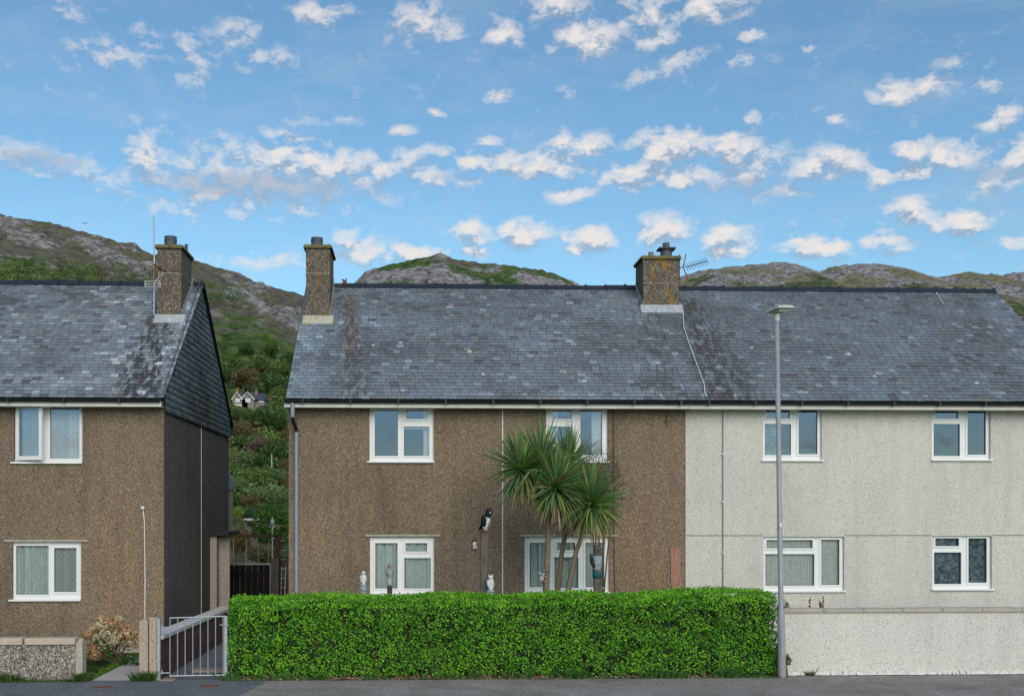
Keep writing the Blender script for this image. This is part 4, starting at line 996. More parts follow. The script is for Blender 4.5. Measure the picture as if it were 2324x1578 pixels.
# path, slab, concrete strip
pb = MB(); pb.quad((A.x, PF+.05, .0), (HX0+.02, PF+.05, .0), (BX0-.0, 8, .0), (A.x, 8, .0)); tag(pb.build('path', M['patch']), kind='structure')
xa_, xb_ = X_(375, PF+.05), X_(510, PF+.05)
pb = MB(); pb.box(A.x+.02, X_(395, PF), PF-.06, PF+.2, 0, .012); pb.box(X_(440, -2.9), X_(520, -2.9), -3.1, -2.75, 0, .03); tag(pb.build('paving_slab', M['slab'], base=(A.x+.3, -3, 0)), 'flat pinkish paving slabs on the path behind the steel gate', 'paving slab')
z0 = .004
def gpt(px, py):
    d = ray(px, py); return CAM+d*(-CAM.z/d.z)
E0, E1 = gpt(196, 1549), gpt(320, 1487); E0.y = PF-.01; pR = gpt(318, 1549).x
pb = MB(); pb.quad((E0.x, E0.y, .006), (A.x-.24, PF-.01, .006), (A.x-.24, E1.y+.5, .006), (E1.x+.5, E1.y+.5, .006), (E1.x, E1.y, .006)); tag(pb.build('garden_path', M['path']), kind='structure')
def offpath(x, y): return (x-E0.x) < (y-E0.y)*(E1.x-E0.x)/(E1.y-E0.y)-.02
blades('lawn', [(LWX+.03, X_(330, -1.6), PF+.2, -.9, 9000, 0, 1)], 'short green grass in the left front garden', 'grass', [(.10, .22, .03), (.13, .27, .04), (.07, .16, .02)], .02, .05, w=.005, keep=offpath)
# cut the grass off the concrete path is not needed: path lies right of it
b = MB(); q0, q1 = at(180, 1471, -.3), at(345, 1471, -.3); b.box(-14, LX1-.05, -.33, -.27, -.05, .10); tag(b.build('garden_edging', M['concrete'], base=(-8, -.3, 0)), 'low dark concrete kerb edging at the foot of the left house', 'edging')
# drain covers
for px, py, lb in ((233, 1558, 'small rusty red cover set in the dark pavement left of the gate'), (475, 1556, 'small rusty red cover set in the dark pavement in front of the steel gate')):
    d = ray(px, py); k = -CAM.z/d.z; p = CAM+d*k; b = MB(); b.bbox(p.x-.135, p.x+.135, p.y-.09, p.y+.09, -.02, .010, .006)
    cv = b.build('stopcock_cover', M['rust'], base=(p.x, p.y, 0)); tag(cv, lb, 'drain cover', 'rusty covers in the pavement')
# hydrangea
hc = at(265, 1440, -2.1)
hy = thing('hydrangea', (hc.x, -2.1, 0), 'hydrangea bush with dried tan flower heads below the left house wall', 'plant')
heads = [(232,1418,16),(258,1412,13),(214,1428,12),(246,1436,20),(286,1428,17),(296,1438,14),(222,1447,17),(240,1462,20),(256,1452,15),(320-14,1440,15),(304,1456,18),(216,1480,22),(240,1480,14),(206,1468,13),(196,1440,12),(270,1405,11),(274,1442,13),(230,1402,10),(300,1446,10),(250,1424,12),(240,1408,9)]
b = MB()
for (px, py, r_) in heads:
    dd = random.uniform(-2.35, -1.8); p = at(px, py, dd); b.tube([(hc.x+random.uniform(-.12, .12), -2.1, 0), ((hc.x+p.x)/2+random.uniform(-.05, .05), (dd-2.1)/2, p.z*.6), p], [.010, .007, .004], 5)
    r2 = r_/128*.92; n = 190; u = unit(rng.normal(size=(n, 3))); P = np.array(p)+u*r2*(.86+.18*rng.random(n))[:, None]*np.array([1, 1, .8])
    hc_ = np.array([[.74, .44, .25], [.80, .56, .36], [.78, .66, .44]])[random.randrange(3)]; cc = hc_[None]*(.45+.6*rng.random(n))[:, None]
    V_, F_, C_ = leaves(P, unit(u+rng.normal(0, .4, u.shape)), rng.uniform(.03, .05, n), rng.uniform(.025, .04, n), cc); np_mesh('flower_head', V_, F_, C_, M['flower'], hy)
b.build('stems', M['bark'], hy)
n = 120; cen = [at(px, py, -2.15) for px, py in ((235, 1450), (262, 1470), (228, 1470), (285, 1442), (250, 1490), (280, 1492), (296, 1496), (306, 1498))]
idx = rng.integers(0, len(cen), n); P = np.array([tuple(c) for c in cen])[idx]+rng.normal(0, 1, (n, 3))*np.array([.09, .12, .055]); P[:, 2] = np.abs(P[:, 2])
C = np.array([[.04, .12, .02], [.07, .18, .03], [.03, .08, .02]])[rng.integers(0, 3, n)]
V_, F_, C_ = leaves(P, unit(rng.normal(0, .5, P.shape)+np.array([0, -.5, .8])), rng.uniform(.07, .11, n), rng.uniform(.04, .07, n), C); np_mesh('leaves', V_, F_, C_, M['leaf'], hy)

# ------------------------------------------------------------------ cordyline palms
def palm_head(c, n, L, tilt, parent, seed, dead=.12):
    r_ = np.random.default_rng(seed); SEG = 7; VV = []; FF = []; CC = []; off = 0
    ax = Vector(tilt).normalized(); Q = Vector((0, 0, 1)).rotation_difference(ax).to_matrix(); Qn = np.array(Q)
    for i in range(n):
        f = (i+.5)/n; th = 2*pi*((i*.618034) % 1)+r_.normal(0, .1)
        inc = math.radians(4+142*f**.85+r_.normal(0, 7))         # angle away from the axis
        d = np.array([math.sin(inc)*math.cos(th), math.sin(inc)*math.sin(th), math.cos(inc)]); d = Qn @ d
        l = L*1.13*(.74+.36*r_.random())*(1 if f < .85 else .85); droop = .25+1.0*r_.random()*(f > .3)+1.2*(f > .55)
        base_ = np.array(c)+np.array(ax)*(-.16*f)+d*.02
        side = np.cross(d, [0, 0, 1.]); s_n = np.linalg.norm(side); side = side/s_n if s_n > .05 else np.array([1., 0, 0])
        side = side*math.cos(.5*r_.normal())+np.cross(side, d)*math.sin(.5*r_.normal()); side /= np.linalg.norm(side)
        p = base_.copy(); w = .044*(.8+.4*r_.random()); dd = d.copy(); pts = []
        for s in range(SEG+1):
            u = s/SEG; ww = w*(.55+1.6*u if u < .28 else max(.04, 1-(u-.28)/.72)**.8*1.0)
            nrm = np.cross(side, dd); nrm /= np.linalg.norm(nrm)+1e-9
            pts += [p-side*ww*.5, p-nrm*ww*.14, p+side*ww*.5]
            dd = dd+np.array([0, 0, -1.])*droop*.10*u*1.7; dd /= np.linalg.norm(dd); p = p+dd*l/SEG
        VV += pts
        q = r_.random()
        if f > .86 or q < dead*.3: c0 = np.array([.38, .28, .18]) if r_.random() < .7 else np.array([.16, .10, .07])
        elif f > .6: c0 = np.array([.20, .27, .09]) if r_.random() < .6 else np.array([.11, .20, .10])
        else: c0 = np.array([.10, .20, .10]) if r_.random() < .6 else np.array([.19, .30, .12])
        c0 = c0*(.75+.85*r_.random())*np.array([1.08, 1, .85])
        for s in range(SEG):
            a = off+s*3; FF += [(a, a+1, a+4, a+3), (a+1, a+2, a+5, a+4)]
            cc = c0 if s < SEG-1 or r_.random() < .5 else np.array([.24, .17, .09]); CC += [cc, cc]
        off += (SEG+1)*3
    return np_mesh('crown', np.array(VV), np.array(FF), np.array(CC), M['leaf'], parent)
PY = -2.3
def palm(label, trunks, hds):
    bx = at(trunks[0][0][0], 1346, PY); t_ = thing('cordyline_palm', (bx.x, PY, 0), label, 'palm', 'cordyline palms behind the hedge')
    b = MB()
    for tr in trunks:
        pts = []; rad = []
        for (px, py, dy, r_) in tr: p = at(px, py, PY+dy); pts.append(p); rad.append(r_)
        if tr[0][1] > 1300: p = pts[0].copy(); p += (pts[0]-pts[1])*.0; p.z = 0; p.x -= (pts[1].x-pts[0].x)*1.2; pts = [p]+pts; rad = [rad[0]*1.15]+rad
        # subdivide with slight wobble
        P2 = []; R2 = []
        for i in range(len(pts)-1):
            for k in range(4): f = k/4; P2.append(pts[i].lerp(pts[i+1], f)+Vector((random.uniform(-.006, .006), 0, 0))); R2.append((rad[i]*(1-f)+rad[i+1]*f)*random.uniform(.95, 1.05))
        P2.append(pts[-1]); R2.append(rad[-1]); b.tube(P2, [q_*.72 for q_ in R2], 12)
    b.build('trunk', M['palm_bark'], t_, smooth=True)
    for (px, py, dy, L, n, tilt, sd_) in hds: palm_head(at(px, py, PY+dy), n, L, tilt, t_, sd_)
    return t_
palm('tallest cordyline palm with forked trunk, leftmost of the three, shading the middle windows', [[(1239,1346,0,.085),(1243,1250,0,.070),(1244,1175,0,.068)], [(1244,1180,0,.055),(1228,1140,.05,.045),(1222,1080,.15,.04)], [(1228,1140,.05,.04),(1200,1105,.1,.035),(1180,1062,.2,.03)], [(1244,1180,0,.05),(1256,1140,-.1,.045),(1262,1100,-.15,.04)]],
     [(1180,1058,.15,.70,290,(-.35,-.1,1),11),(1227,1052,.25,.78,310,(.0,0,1),12),(1263,1100,-.2,.66,310,(.08,-.25,1),13)])
palm('middle cordyline palm of the three with slightly leaning trunk', [[(1264,1346,.4,.075),(1274,1260,.4,.062),(1285,1190,.4,.058),(1287,1070,.45,.045)]], [(1288,1058,.45,.74,310,(.1,0,1),14)])
palm('rightmost cordyline palm of the three with reddish leaning trunk', [[(1288,1346,-.1,.075),(1304,1262,-.1,.062),(1321,1208,-.1,.058),(1342,1145,-.15,.05)]], [(1343,1136,-.2,.70,390,(.1,-.12,1),15)])
q = at(1345, 1085, .0-.5)
shrub('climbing_shrub', (at(1360, 1095, -1.2).x, -1.2, at(1360, 1095, -1.2).z), (.50, .3, .62), 2600, [(.06, .07, .03), (.10, .10, .04), (.04, .05, .02), (.13, .09, .05)], 'loose brownish green shrub behind the rightmost palm', 'shrub', .035)

# ------------------------------------------------------------------ posts and figures
def post(px0, px1, pyt, Y, m_, label, name='timber_post', lean=0, base_=None):
    x0, x1 = X_(px0, Y), X_(px1, Y); zt = Z_(pyt, Y, px0); cx_ = (x0+x1)/2; w = x1-x0
    b = MB(); n = 6
    for i in range(n): 
        pass
    b.bbox(-w/2, w/2, -w/2, w/2, 0, zt, min(.01, w*.1)); Mx = Matrix.Shear('XY', 4, (lean, 0)) if lean else Matrix.Identity(4)
    b.v = [tuple(Mx @ Vector(v)) for v in b.v]; b.v = [(v[0]+cx_-lean*zt, v[1]+Y, v[2]) for v in b.v]
    o = b.build(name, M[m_], base=(cx_-lean*zt, Y, 0)); tag(o, label, 'post'); return cx_, zt, w
OB = 0
def owl(c, h, facing, label, body, wing, face, ears=False, head=None, lean=0, side=0, name='owl_statue', tail=True, cat='owl figure'):
    """c = foot centre, h = height. side<0 leans/turns to show profile"""
    t_ = thing(name, c, label, cat); t_.rotation_euler = (lean, 0, facing)
    B0 = Vector(c)
    def mk(nm, mb, mt='vcol', sm=True): return mb.build(nm, M[mt], t_, col=True, smooth=sm)
    def S(x, y, z): return (B0.x+x*h, B0.y+y*h, B0.z+z*h)
    # body: one continuous swept surface
    b = MB(); b.cur = body; N = 18; prof = [(.02, 0, .02, 0), (.10, .02, .12, 0), (.155, .10, .16, .01), (.195, .28, .19, .0), (.205, .45, .19, -.01), (.185, .60, .165, -.02), (.145, .69, .135, -.02), (.150, .76, .145, -.03), (.165, .84, .155, -.035), (.15, .92, .14, -.03), (.09, .98, .09, -.025), (.02, 1.0, .02, -.02)]
    b0_ = 0
    for (rx, z, ry, oy) in prof:
        for k in range(N): a = 2*pi*k/N; b.v.append(S(rx*math.cos(a), ry*math.sin(a)+oy, z))
    for i in range(len(prof)-1):
        for k in range(N): j = (k+1) % N; b.f.append((i*N+k, i*N+j, (i+1)*N+j, (i+1)*N+k)); b.c.append(body if head is None else (head if i >= 5 or math.sin(2*pi*(k+.5)/N) > -.1 else body))
    b.f.append(tuple(range(N))[::-1]); b.c.append(body); b.f.append(tuple((len(prof)-1)*N+k for k in range(N))); b.c.append(body)
    mk('body', b)
    for s in (-1, 1):
        b = MB(); b.cur = wing; b.ball(S(s*.165, .035, .40), (.075*h, .15*h, .30*h), 12, 10, Matrix.Rotation(s*R(8), 3, 'Y') @ Matrix.Rotation(R(-14), 3, 'X')); mk('wing', b)
        b = MB(); b.cur = face; b.ball(S(s*.062, -.155, .845), (.060*h, .022*h, .062*h), 12, 6); mk('eye_disc', b)
        b = MB(); b.cur = (.02, .015, .01); b.ball(S(s*.06, -.172, .85), .032*h, 8, 6); mk('eye', b)
        b = MB(); b.cur = face; b.ball(S(s*.065, -.10, .02), (.05*h, .085*h, .03*h), 8, 6); mk('foot', b)
        if ears:
            b = MB(); b.cur = wing; b.tube([S(s*.10, -.03, .93), S(s*.125, -.03, 1.0), S(s*.145, -.03, 1.08)], [.045*h, .03*h, .004*h], 8); mk('ear_tuft', b)
    b = MB(); b.cur = (.10, .08, .05); b.tube([S(0, -.165, .83), S(0, -.195, .80), S(0, -.185, .765)], [.022*h, .018*h, .003*h], 8); mk('beak', b)
    if tail: b = MB(); b.cur = wing; b.tube([S(0, .12, .25), S(0, .19, .08), S(0, .23, -.10)], [.09*h, .075*h, .04*h], 8); mk('tail', b)
    return t_
Yp = -2.7
# tall post with black and white owl
cx_, zt, w = post(1090, 1106, 1210, Yp, 'grey_wood', 'tall weathered square timber post carrying the black and white owl')
b = MB(); b.bbox(cx_-w*.42, cx_+w*.42, Yp-w*.42, Yp+w*.42, zt, zt+.075, .01); tag(b.build('post_cap', M['brown_wood'], base=(cx_, Yp, zt)), 'reddish brown block on top of the tall post under the owl', 'block')
owl((cx_+.0, Yp, zt+.075), .37, R(58), 'black and white eared owl figure on top of the tall timber post', (.62, .63, .56), (.012, .014, .022), (.50, .52, .52), True, (.014, .016, .024), lean=R(15))
# dark cap of head for it: small hood
# lantern on bracket
q = at(1077, 1243, Yp)
ln = thing('lantern', tuple(q), 'small red topped glass lantern hanging left of the tall timber post', 'lantern')
b = MB(); b.cur = (.14, .03, .025); b.lathe([(.045, .12), (.05, .135), (.03, .16), (.01, .185)], tuple(q), 10); b.lathe([(.045, -.04), (.05, -.03), (.04, -.02)], tuple(q), 10)
b.build('cap', M['vcol'], ln, col=True)
b = MB(); b.cur = (.62, .60, .55); b.lathe([(.035, -.02), (.048, .02), (.046, .05), (.036, .06), (.040, .08), (.034, .12)], tuple(q), 12); b.build('globe', M['vcol'], ln, col=True, smooth=True)
b = MB()
for k in range(4): a = k*pi/2+.3; b.tube([(q.x+.052*math.cos(a), q.y+.052*math.sin(a), q.z-.03), (q.x+.052*math.cos(a), q.y+.052*math.sin(a), q.z+.13)], .005, 5)
b.tube([(q.x+.052*math.cos(.3*k), q.y+.052*math.sin(.3*k), q.z+.05) for k in range(22)], .005, 5); b.build('cage', M['black_metal'], ln)
b = MB(); zb = Z_(1225, Yp); b.tube([(q.x-.04, Yp, zb+.05), (cx_, Yp, zb+.05)], .006, 5); b.tube([(q.x, Yp, zb+.05), (q.x, Yp, q.z+.18)], .003, 4); b.tube([(cx_, Yp-.0, zb+.05), (X_(1125, Yp), Yp, zb+.05)], .006, 5); b.build('bracket', M['rust'], ln)
# white owl left
Yq = -2.9
cx_, zt, w = post(818, 831, 1339, Yq, 'pale_wood', 'short pale post at the left under the white owl')
b = MB(); b.cur = (.30, .38, .45); b.lathe([(.052, 0), (.060, .012), (.055, .03), (.06, .05), (.052, .075), (.058, .088), (.055, .10)], (cx_, Yq, zt), 14); tag(b.build('pot', M['vcol'], base=(cx_, Yq, zt), col=True, smooth=True), 'blue grey ringed pot on the short post under the left white owl', 'pot')
owl((cx_, Yq, zt+.10), .235, R(-5), 'round white owl figure on a blue grey pot at the left end', (.72, .73, .74), (.66, .68, .70), (.55, .60, .66), False, tail=False)
# hawk
cx_, zt, w = post(878, 890, 1328, Yq, 'brown_wood', 'thin brown post in front of the lower left window')
t_ = thing('hawk_statue', (cx_, Yq, zt), 'grey hawk figure with rusty head on a thin post before the window', 'bird figure')
def SS(x, y, z, h=.37): return (cx_+x*h, Yq+y*h, zt+z*h)
b = MB(); b.cur = (.36, .37, .36); h = .37; N = 14
for (r_, z) in ((.05, 0), (.13, .03), (.12, .15), (.105, .3), (.12, .38), (.16, .5), (.165, .62), (.13, .75), (.10, .82), (.105, .9), (.07, .97), (.02, 1.0)):
    for k in range(N): a = 2*pi*k/N; b.v.append(SS(r_*math.cos(a), r_*math.sin(a)*.9, z))
for i in range(11):
    for k in range(N): j = (k+1) % N; b.f.append((i*N+k, i*N+j, (i+1)*N+j, (i+1)*N+k)); b.c.append((.42, .43, .42) if i < 4 else ((.30, .30, .30) if i < 8 else (.36, .22, .16)))
b.build('body', M['vcol'], t_, col=True, smooth=True)
for s in (-1, 1):
    b = MB(); b.cur = (.26, .23, .21) if s < 0 else (.24, .25, .26); b.ball(SS(s*.14, .02, .58), (.05*h, .11*h, .23*h), 10, 8, Matrix.Rotation(s*R(10), 3, 'Y')); b.build('wing', M['vcol'], t_, col=True, smooth=True)
b = MB(); b.cur = (.15, .12, .08); b.tube([SS(-.02, -.08, .93), SS(-.03, -.15, .91), SS(-.03, -.16, .87)], [.012, .009, .002], 6); b.build('beak', M['vcol'], t_, col=True)
# white owl right of tall post
cx_, zt, w = post(1107, 1119, 1343, Yq, 'pale_wood', 'short pale post right of the tall timber post under a white owl')
b = MB(); b.cur = (.26, .32, .42); b.lathe([(.05, 0), (.062, .01), (.05, .022), (.045, .04)], (cx_, Yq, zt), 14, 1.25, 1); tag(b.build('bird_bath', M['vcol'], base=(cx_, Yq, zt), col=True), 'blue grey dish under the white owl beside the tall post', 'dish')
owl((cx_, Yq, zt+.035), .26, R(18), 'white eared owl figure with dark wing just right of the tall post', (.74, .73, .71), (.66, .67, .70), (.5, .53, .58), True, tail=False)
# big owl
Yo = -2.95; cx_, zt, w = post(1347, 1361, 1311, Yo, 'grey_wood', 'grey brown post in front of the right pane under the big owl')
b = MB(); b.cur = (.02, .11, .13); b.lathe([(.055, 0), (.075, .015), (.080, .07), (.078, .11), (.06, .12)], (cx_, Yo, zt), 18); tag(b.build('pedestal', M['vcol'], base=(cx_, Yo, zt), col=True, smooth=True), 'round teal pedestal under the large horned owl', 'pedestal')
owl((cx_, Yo, zt+.115), .45, R(22), 'large grey brown horned owl figure on a teal pedestal before the window', (.30, .35, .38), (.07, .062, .055), (.20, .12, .07), True, (.10, .085, .07))
# little hanging figure on trunk
q = at(1231, 1312, PY-.12)
t_ = thing('monkey_figure', tuple(q), 'small grey and pink climbing figurine hooked on the leftmost palm trunk', 'figurine')
b = MB(); b.cur = (.50, .38, .36)
b.ball((q.x-.02, q.y, q.z), (.042, .04, .06), 12, 8, Matrix.Rotation(R(20), 3, 'Y')); b.build('body', M['vcol'], t_, col=True, smooth=True)
b = MB(); b.cur = (.55, .55, .55); b.ball((q.x+.0, q.y-.02, q.z+.085), (.038, .036, .034), 10, 8); b.tube([(q.x, q.y, q.z+.08), (q.x-.05, q.y-.02, q.z+.10), (q.x-.085, q.y-.01, q.z+.095)], [.018, .014, .008], 6); b.build('head', M['vcol'], t_, col=True, smooth=True)
b = MB(); b.cur = (.17, .18, .19); b.ball((q.x+.035, q.y-.02, q.z+.135), (.085, .05, .022), 12, 8, Matrix.Rotation(R(-32), 3, 'Y')); b.ball((q.x+.02, q.y-.02, q.z+.14), (.045, .045, .035), 12, 8, Matrix.Rotation(R(-32), 3, 'Y')); b.build('hat', M['vcol'], t_, col=True, smooth=True)
for (dx, dz) in ((.08, .03), (.075, -.045)):
    b = MB(); b.cur = (.35, .25, .23); b.tube([(q.x, q.y, q.z+dz*.8), (q.x+.04, q.y-.03, q.z+dz), (q.x+dx, q.y+.0, q.z+dz+.01)], [.016, .013, .010], 6); b.build('limb', M['vcol'], t_, col=True, smooth=True)
# red plank
b = MB(); Yk = -1.5; x0_, x1_ = X_(1520, Yk), X_(1542, Yk); x2_, x3_ = X_(1524, Yk), X_(1546, Yk); zt = Z_(1240, Yk, 1530); dx = (x2_-x0_)/.0001 if False else 0
k = (x2_-x0_)/(zt-1.15); zb_ = 0; b.v = []; 
P4 = [(x2_+k*1.15, 0), (x3_+k*1.15, 0), (x1_, zt), (x0_, zt-.01)]
b.v = [(x, Yk, z) for x, z in P4]+[(x, Yk+.05, z) for x, z in P4]
for qd in ((0,1,2,3),(7,6,5,4),(0,4,5,1),(1,5,6,2),(2,6,7,3),(3,7,4,0)): b.f.append(qd); b.c.append((1, 1, 1))
tag(b.build('wooden_board', M['red_wood'], base=(x2_, Yk, 0)), 'upright reddish weathered board leaning near the white house boundary', 'board')
for i, (px, c_, lb) in enumerate(((1341, (.10, .03, .03), 'small dark red bottle shaped figure left of the big owl post'), (1347, (.32, .10, .06), 'tiny orange red pot beside the big owl post'), (1369, (.09, .03, .035), 'small dark red bottle shaped figure right of the big owl post'))):
    p = at(px, 1348, Yo-.1); b = MB(); b.cur = c_; b.lathe([(.028, -.15), (.030, -.02), (.032, .02), (.016, .045), (.014, .07), (.02, .075), (.018, .09)] if i != 1 else [(.02, -.15), (.026, .02), (.03, .05), (.018, .055)], tuple(p), 12)
    # stand on a stake
    b.tube([(p.x, p.y, 0), (p.x, p.y, p.z-.14)], .008, 5); tag(b.build('garden_ornament', M['vcol'], base=(p.x, p.y, 0), col=True), lb, 'ornament')

# ------------------------------------------------------------------ back yard in the gap
YG = 7.3
sg = thing('yard_gate', (X_(570, YG), YG, 0), 'dark slatted yard gate closing the gap between the houses', 'gate')
x0_, x1_ = X_(517, YG), X_(612, YG); zt = Z_(1277, YG, 570); n = 7
for i in range(n):
    w_ = (x1_-x0_)/n; b = MB(); b.box(x0_+i*w_+.006, x0_+(i+1)*w_-.008, YG, YG+.025, .05, zt-.04); b.build('board', M['dark_wood'], sg)
b = MB(); b.box(x0_-.01, x1_+.01, YG-.01, YG+.04, zt-.04, zt); b.build('top_rail', M['lamp_grey'], sg)
b = MB(); b.box(x0_-.01, x1_+.01, YG+.03, YG+.06, .4, .5); b.box(x0_-.01, x1_+.01, YG+.03, YG+.06, zt-.35, zt-.25); b.build('brace', M['dark_wood'], sg)
b = MB(); b.box(x1_, x1_+.02, YG-.02, YG+.02, 0, zt); b.build('edge_strip', M['grey_pipe'], sg)
pg = thing('trellis_frame', (X_(570, YG+1.2), YG+1.2, 0), 'rusty brown bar frame with thin canes above the yard gate', 'frame')
Y2 = YG+1.2
b = MB(); b.box(X_(512, Y2), X_(637, Y2), Y2, Y2+.05, Z_(1217, Y2), Z_(1212, Y2)); b.build('beam', M['brown_wood'], pg)
b = MB(); b.tube([(X_(633, Y2), Y2, Z_(1213, Y2)), (X_(639, Y2), Y2-.02, Z_(1245, Y2))], .05, 6); b.box(X_(624, Y2), X_(634, Y2), Y2, Y2+.1, 0, Z_(1214, Y2)); b.build('upright', M['brown_wood'], pg)
for i, (xa_, xb_) in enumerate(((529, 531), (560, 557), (583, 588), (611, 608))):
    b = MB(); b.tube([at(xa_, 1222 if i != 2 else 1219, Y2-.1), at(xb_, 1285, Y2-.1)], .011, 6); b.cur = (.4, .4, .25); b.build('cane', M['pale_wood' if i > 1 else 'coping'], pg)
b = MB(); b.tube([(X_(516, YG+.8), YG+.8, 0), (X_(514, YG+.8), YG+.8, Z_(1168, YG+.8)), (X_(520, YG+.8), YG+.8, Z_(1148, YG+.8))], .014, 6); tag(b.build('cane_pole', M['coping_grey'], base=(X_(516, YG+.8), YG+.8, 0)), 'thin pale pole standing at the rear corner of the left house', 'pole')
# ladder-like white rack
rk = thing('ladder', (X_(640, YG+.5), YG+.5, 0), 'narrow white ladder leaning in shade beside the brown house', 'ladder')
b = MB()
for px in (636, 645): b.tube([(X_(px, YG+.5), YG+.5, 0), (X_(px+1, YG+.5), YG+.7, Z_(1285, YG+.5))], .015, 6)
for k in range(8): z = .2+k*.25; b.tube([(X_(636, YG+.5), YG+.5+.1*k/8, z), (X_(646, YG+.5), YG+.5+.1*k/8, z)], .01, 5)
b.build('frame', M['lamp_head'], rk)
b = MB(); b.box(X_(616, YG+.2), X_(632, YG+.2), YG+.2, YG+.35, 0, Z_(1265, YG+.2)); tag(b.build('timber_post', M['grey_wood'], base=(X_(622, YG+.2), YG+.2, 0)), 'thick dark timber post to the right of the slatted yard gate', 'post')
b = MB(); xa_, xb_ = X_(630, YG+1.6), X_(662, YG+1.6)
for k in range(5): w_ = (xb_-xa_)/5; b.box(xa_+k*w_+.003, xa_+(k+1)*w_-.003, YG+1.6, YG+1.63, 0, Z_(1262, YG+1.6))
b.box(xa_, xb_, YG+1.63, YG+1.66, .5, .6); tag(b.build('fence_panel', M['grey_wood'], base=(xa_, YG+1.6, 0)), 'dark board fence panel behind the white ladder', 'fence')
b = MB(); p = at(781, 640, RY-.05); b.tube([at(758, 650, RY-.1), at(772, 646, RY-.1), p], .02, 6); b.tube([p+Vector((-.02, 0, -.1)), p+Vector((.02, 0, 0)), p+Vector((-.05, 0, .07))], [.04, .035, .02], 6); b.tube([p+Vector((.02, 0, 0)), p+Vector((.05, 0, .08))], [.03, .015], 6)
tag(b.build('ridge_bracket', M['rust'], base=tuple(p)), 'small rusty red bracket on the ridge right of the middle chimney stack', 'bracket')
# bird feeder pole / lamp
b = MB(); q = at(618, 1250, 10); b.tube([(q.x, 10, 0), (q.x, 10, Z_(1185, 10))], .02, 8); b.lathe([(.03, 0), (.06, .02), (.055, .1), (.02, .14), (.03, .17), (.01, .2)], (q.x, 10, Z_(1188, 10)), 10); tag(b.build('finial_pole', M['lamp_head'], base=(q.x, 10, 0)), 'white garden pole with round finial behind the yard gate', 'pole')
# washing line with pegs
wl_ = thing('washing_line', tuple(at(537, 1175, 9)), 'green washing line with coloured pegs strung across the gap', 'washing line')
b = MB(); pts = [at(510+150*k/16, 1166+30*(k/16)-6*(1-abs(k-8)/8)*-1, 9) for k in range(17)]; b.cur = (.25, .30, .10); b.tube(pts, .008, 5); b.build('line', M['vcol'], wl_, col=True)
for i, (k, c_) in enumerate(((4, (.6, .15, .04)), (3, (.4, .1, .3)), (11, (.1, .25, .5)), (12, (.5, .5, .5)), (13, (.6, .25, .2)))):
    p = pts[k]; b = MB(); b.cur = c_; b.box(p.x-.02, p.x+.02, p.y-.015, p.y+.015, p.z-.06, p.z+.03); b.build('peg', M['vcol'], wl_, col=True)

# neighbouring house behind, left
Yn = 30
nh = thing('house', (X_(500, Yn), Yn, 0), 'rear grey slate roofed house peeking out behind the left gable', 'house')
x1_ = X_(528, Yn+7); b = MB(); b.box(x1_-7, x1_, Yn, Yn+7, -.1, Z_(1103, Yn)); b.build('wall', M['brown_render'], nh)
za, zb_ = Z_(1103, Yn), Z_(1030, Yn)+.25; xe = X_(534, Yn+7.3)
b = MB(); b.v = [(xe, Yn-.3, za), (xe, Yn+7.3, za), (x1_-7.3, Yn+7.3, za), (x1_-7.3, Yn-.3, za), (X_(508, Yn+3.5), Yn+3.5, zb_), (x1_-4, Yn+3.5, zb_)]
b.f = [(3, 0, 4, 5), (0, 1, 4), (1, 2, 5, 4), (2, 3, 5), (0, 3, 2, 1)]; b.c = [(.12, .14, .16)]*5; b.build('roof', simple('far_slate', (.13, .15, .17), .6, var=.2, scale=3), nh)
b = MB(); b.box(xe-.15, xe+.05, Yn-.4, Yn-.3, za-.12, za+.0); b.build('gutter', M['black_pvc'], nh)
# shed / greenhouse roof
Ys = 24; sh = thing('garden_shed', (X_(570, Ys), Ys, 0), 'small shed with flat pale grey roof among the back garden shrubs', 'shed')
b = MB(); b.bbox(X_(552, Ys), X_(590, Ys), Ys, Ys+2.2, Z_(1180, Ys), Z_(1177, Ys)+.03, .02); b.build('roof', M['lead'], sh)
b = MB(); b.box(X_(555, Ys), X_(587, Ys), Ys+.1, Ys+2, 0, Z_(1180, Ys)); b.build('wall', M['grey_wood'], sh)
b = MB(); b.box(X_(560, Ys), X_(580, Ys), Ys+.07, Ys+.1, Z_(1192, Ys), Z_(1183, Ys)); b.build('window', M['glass_low'], sh)

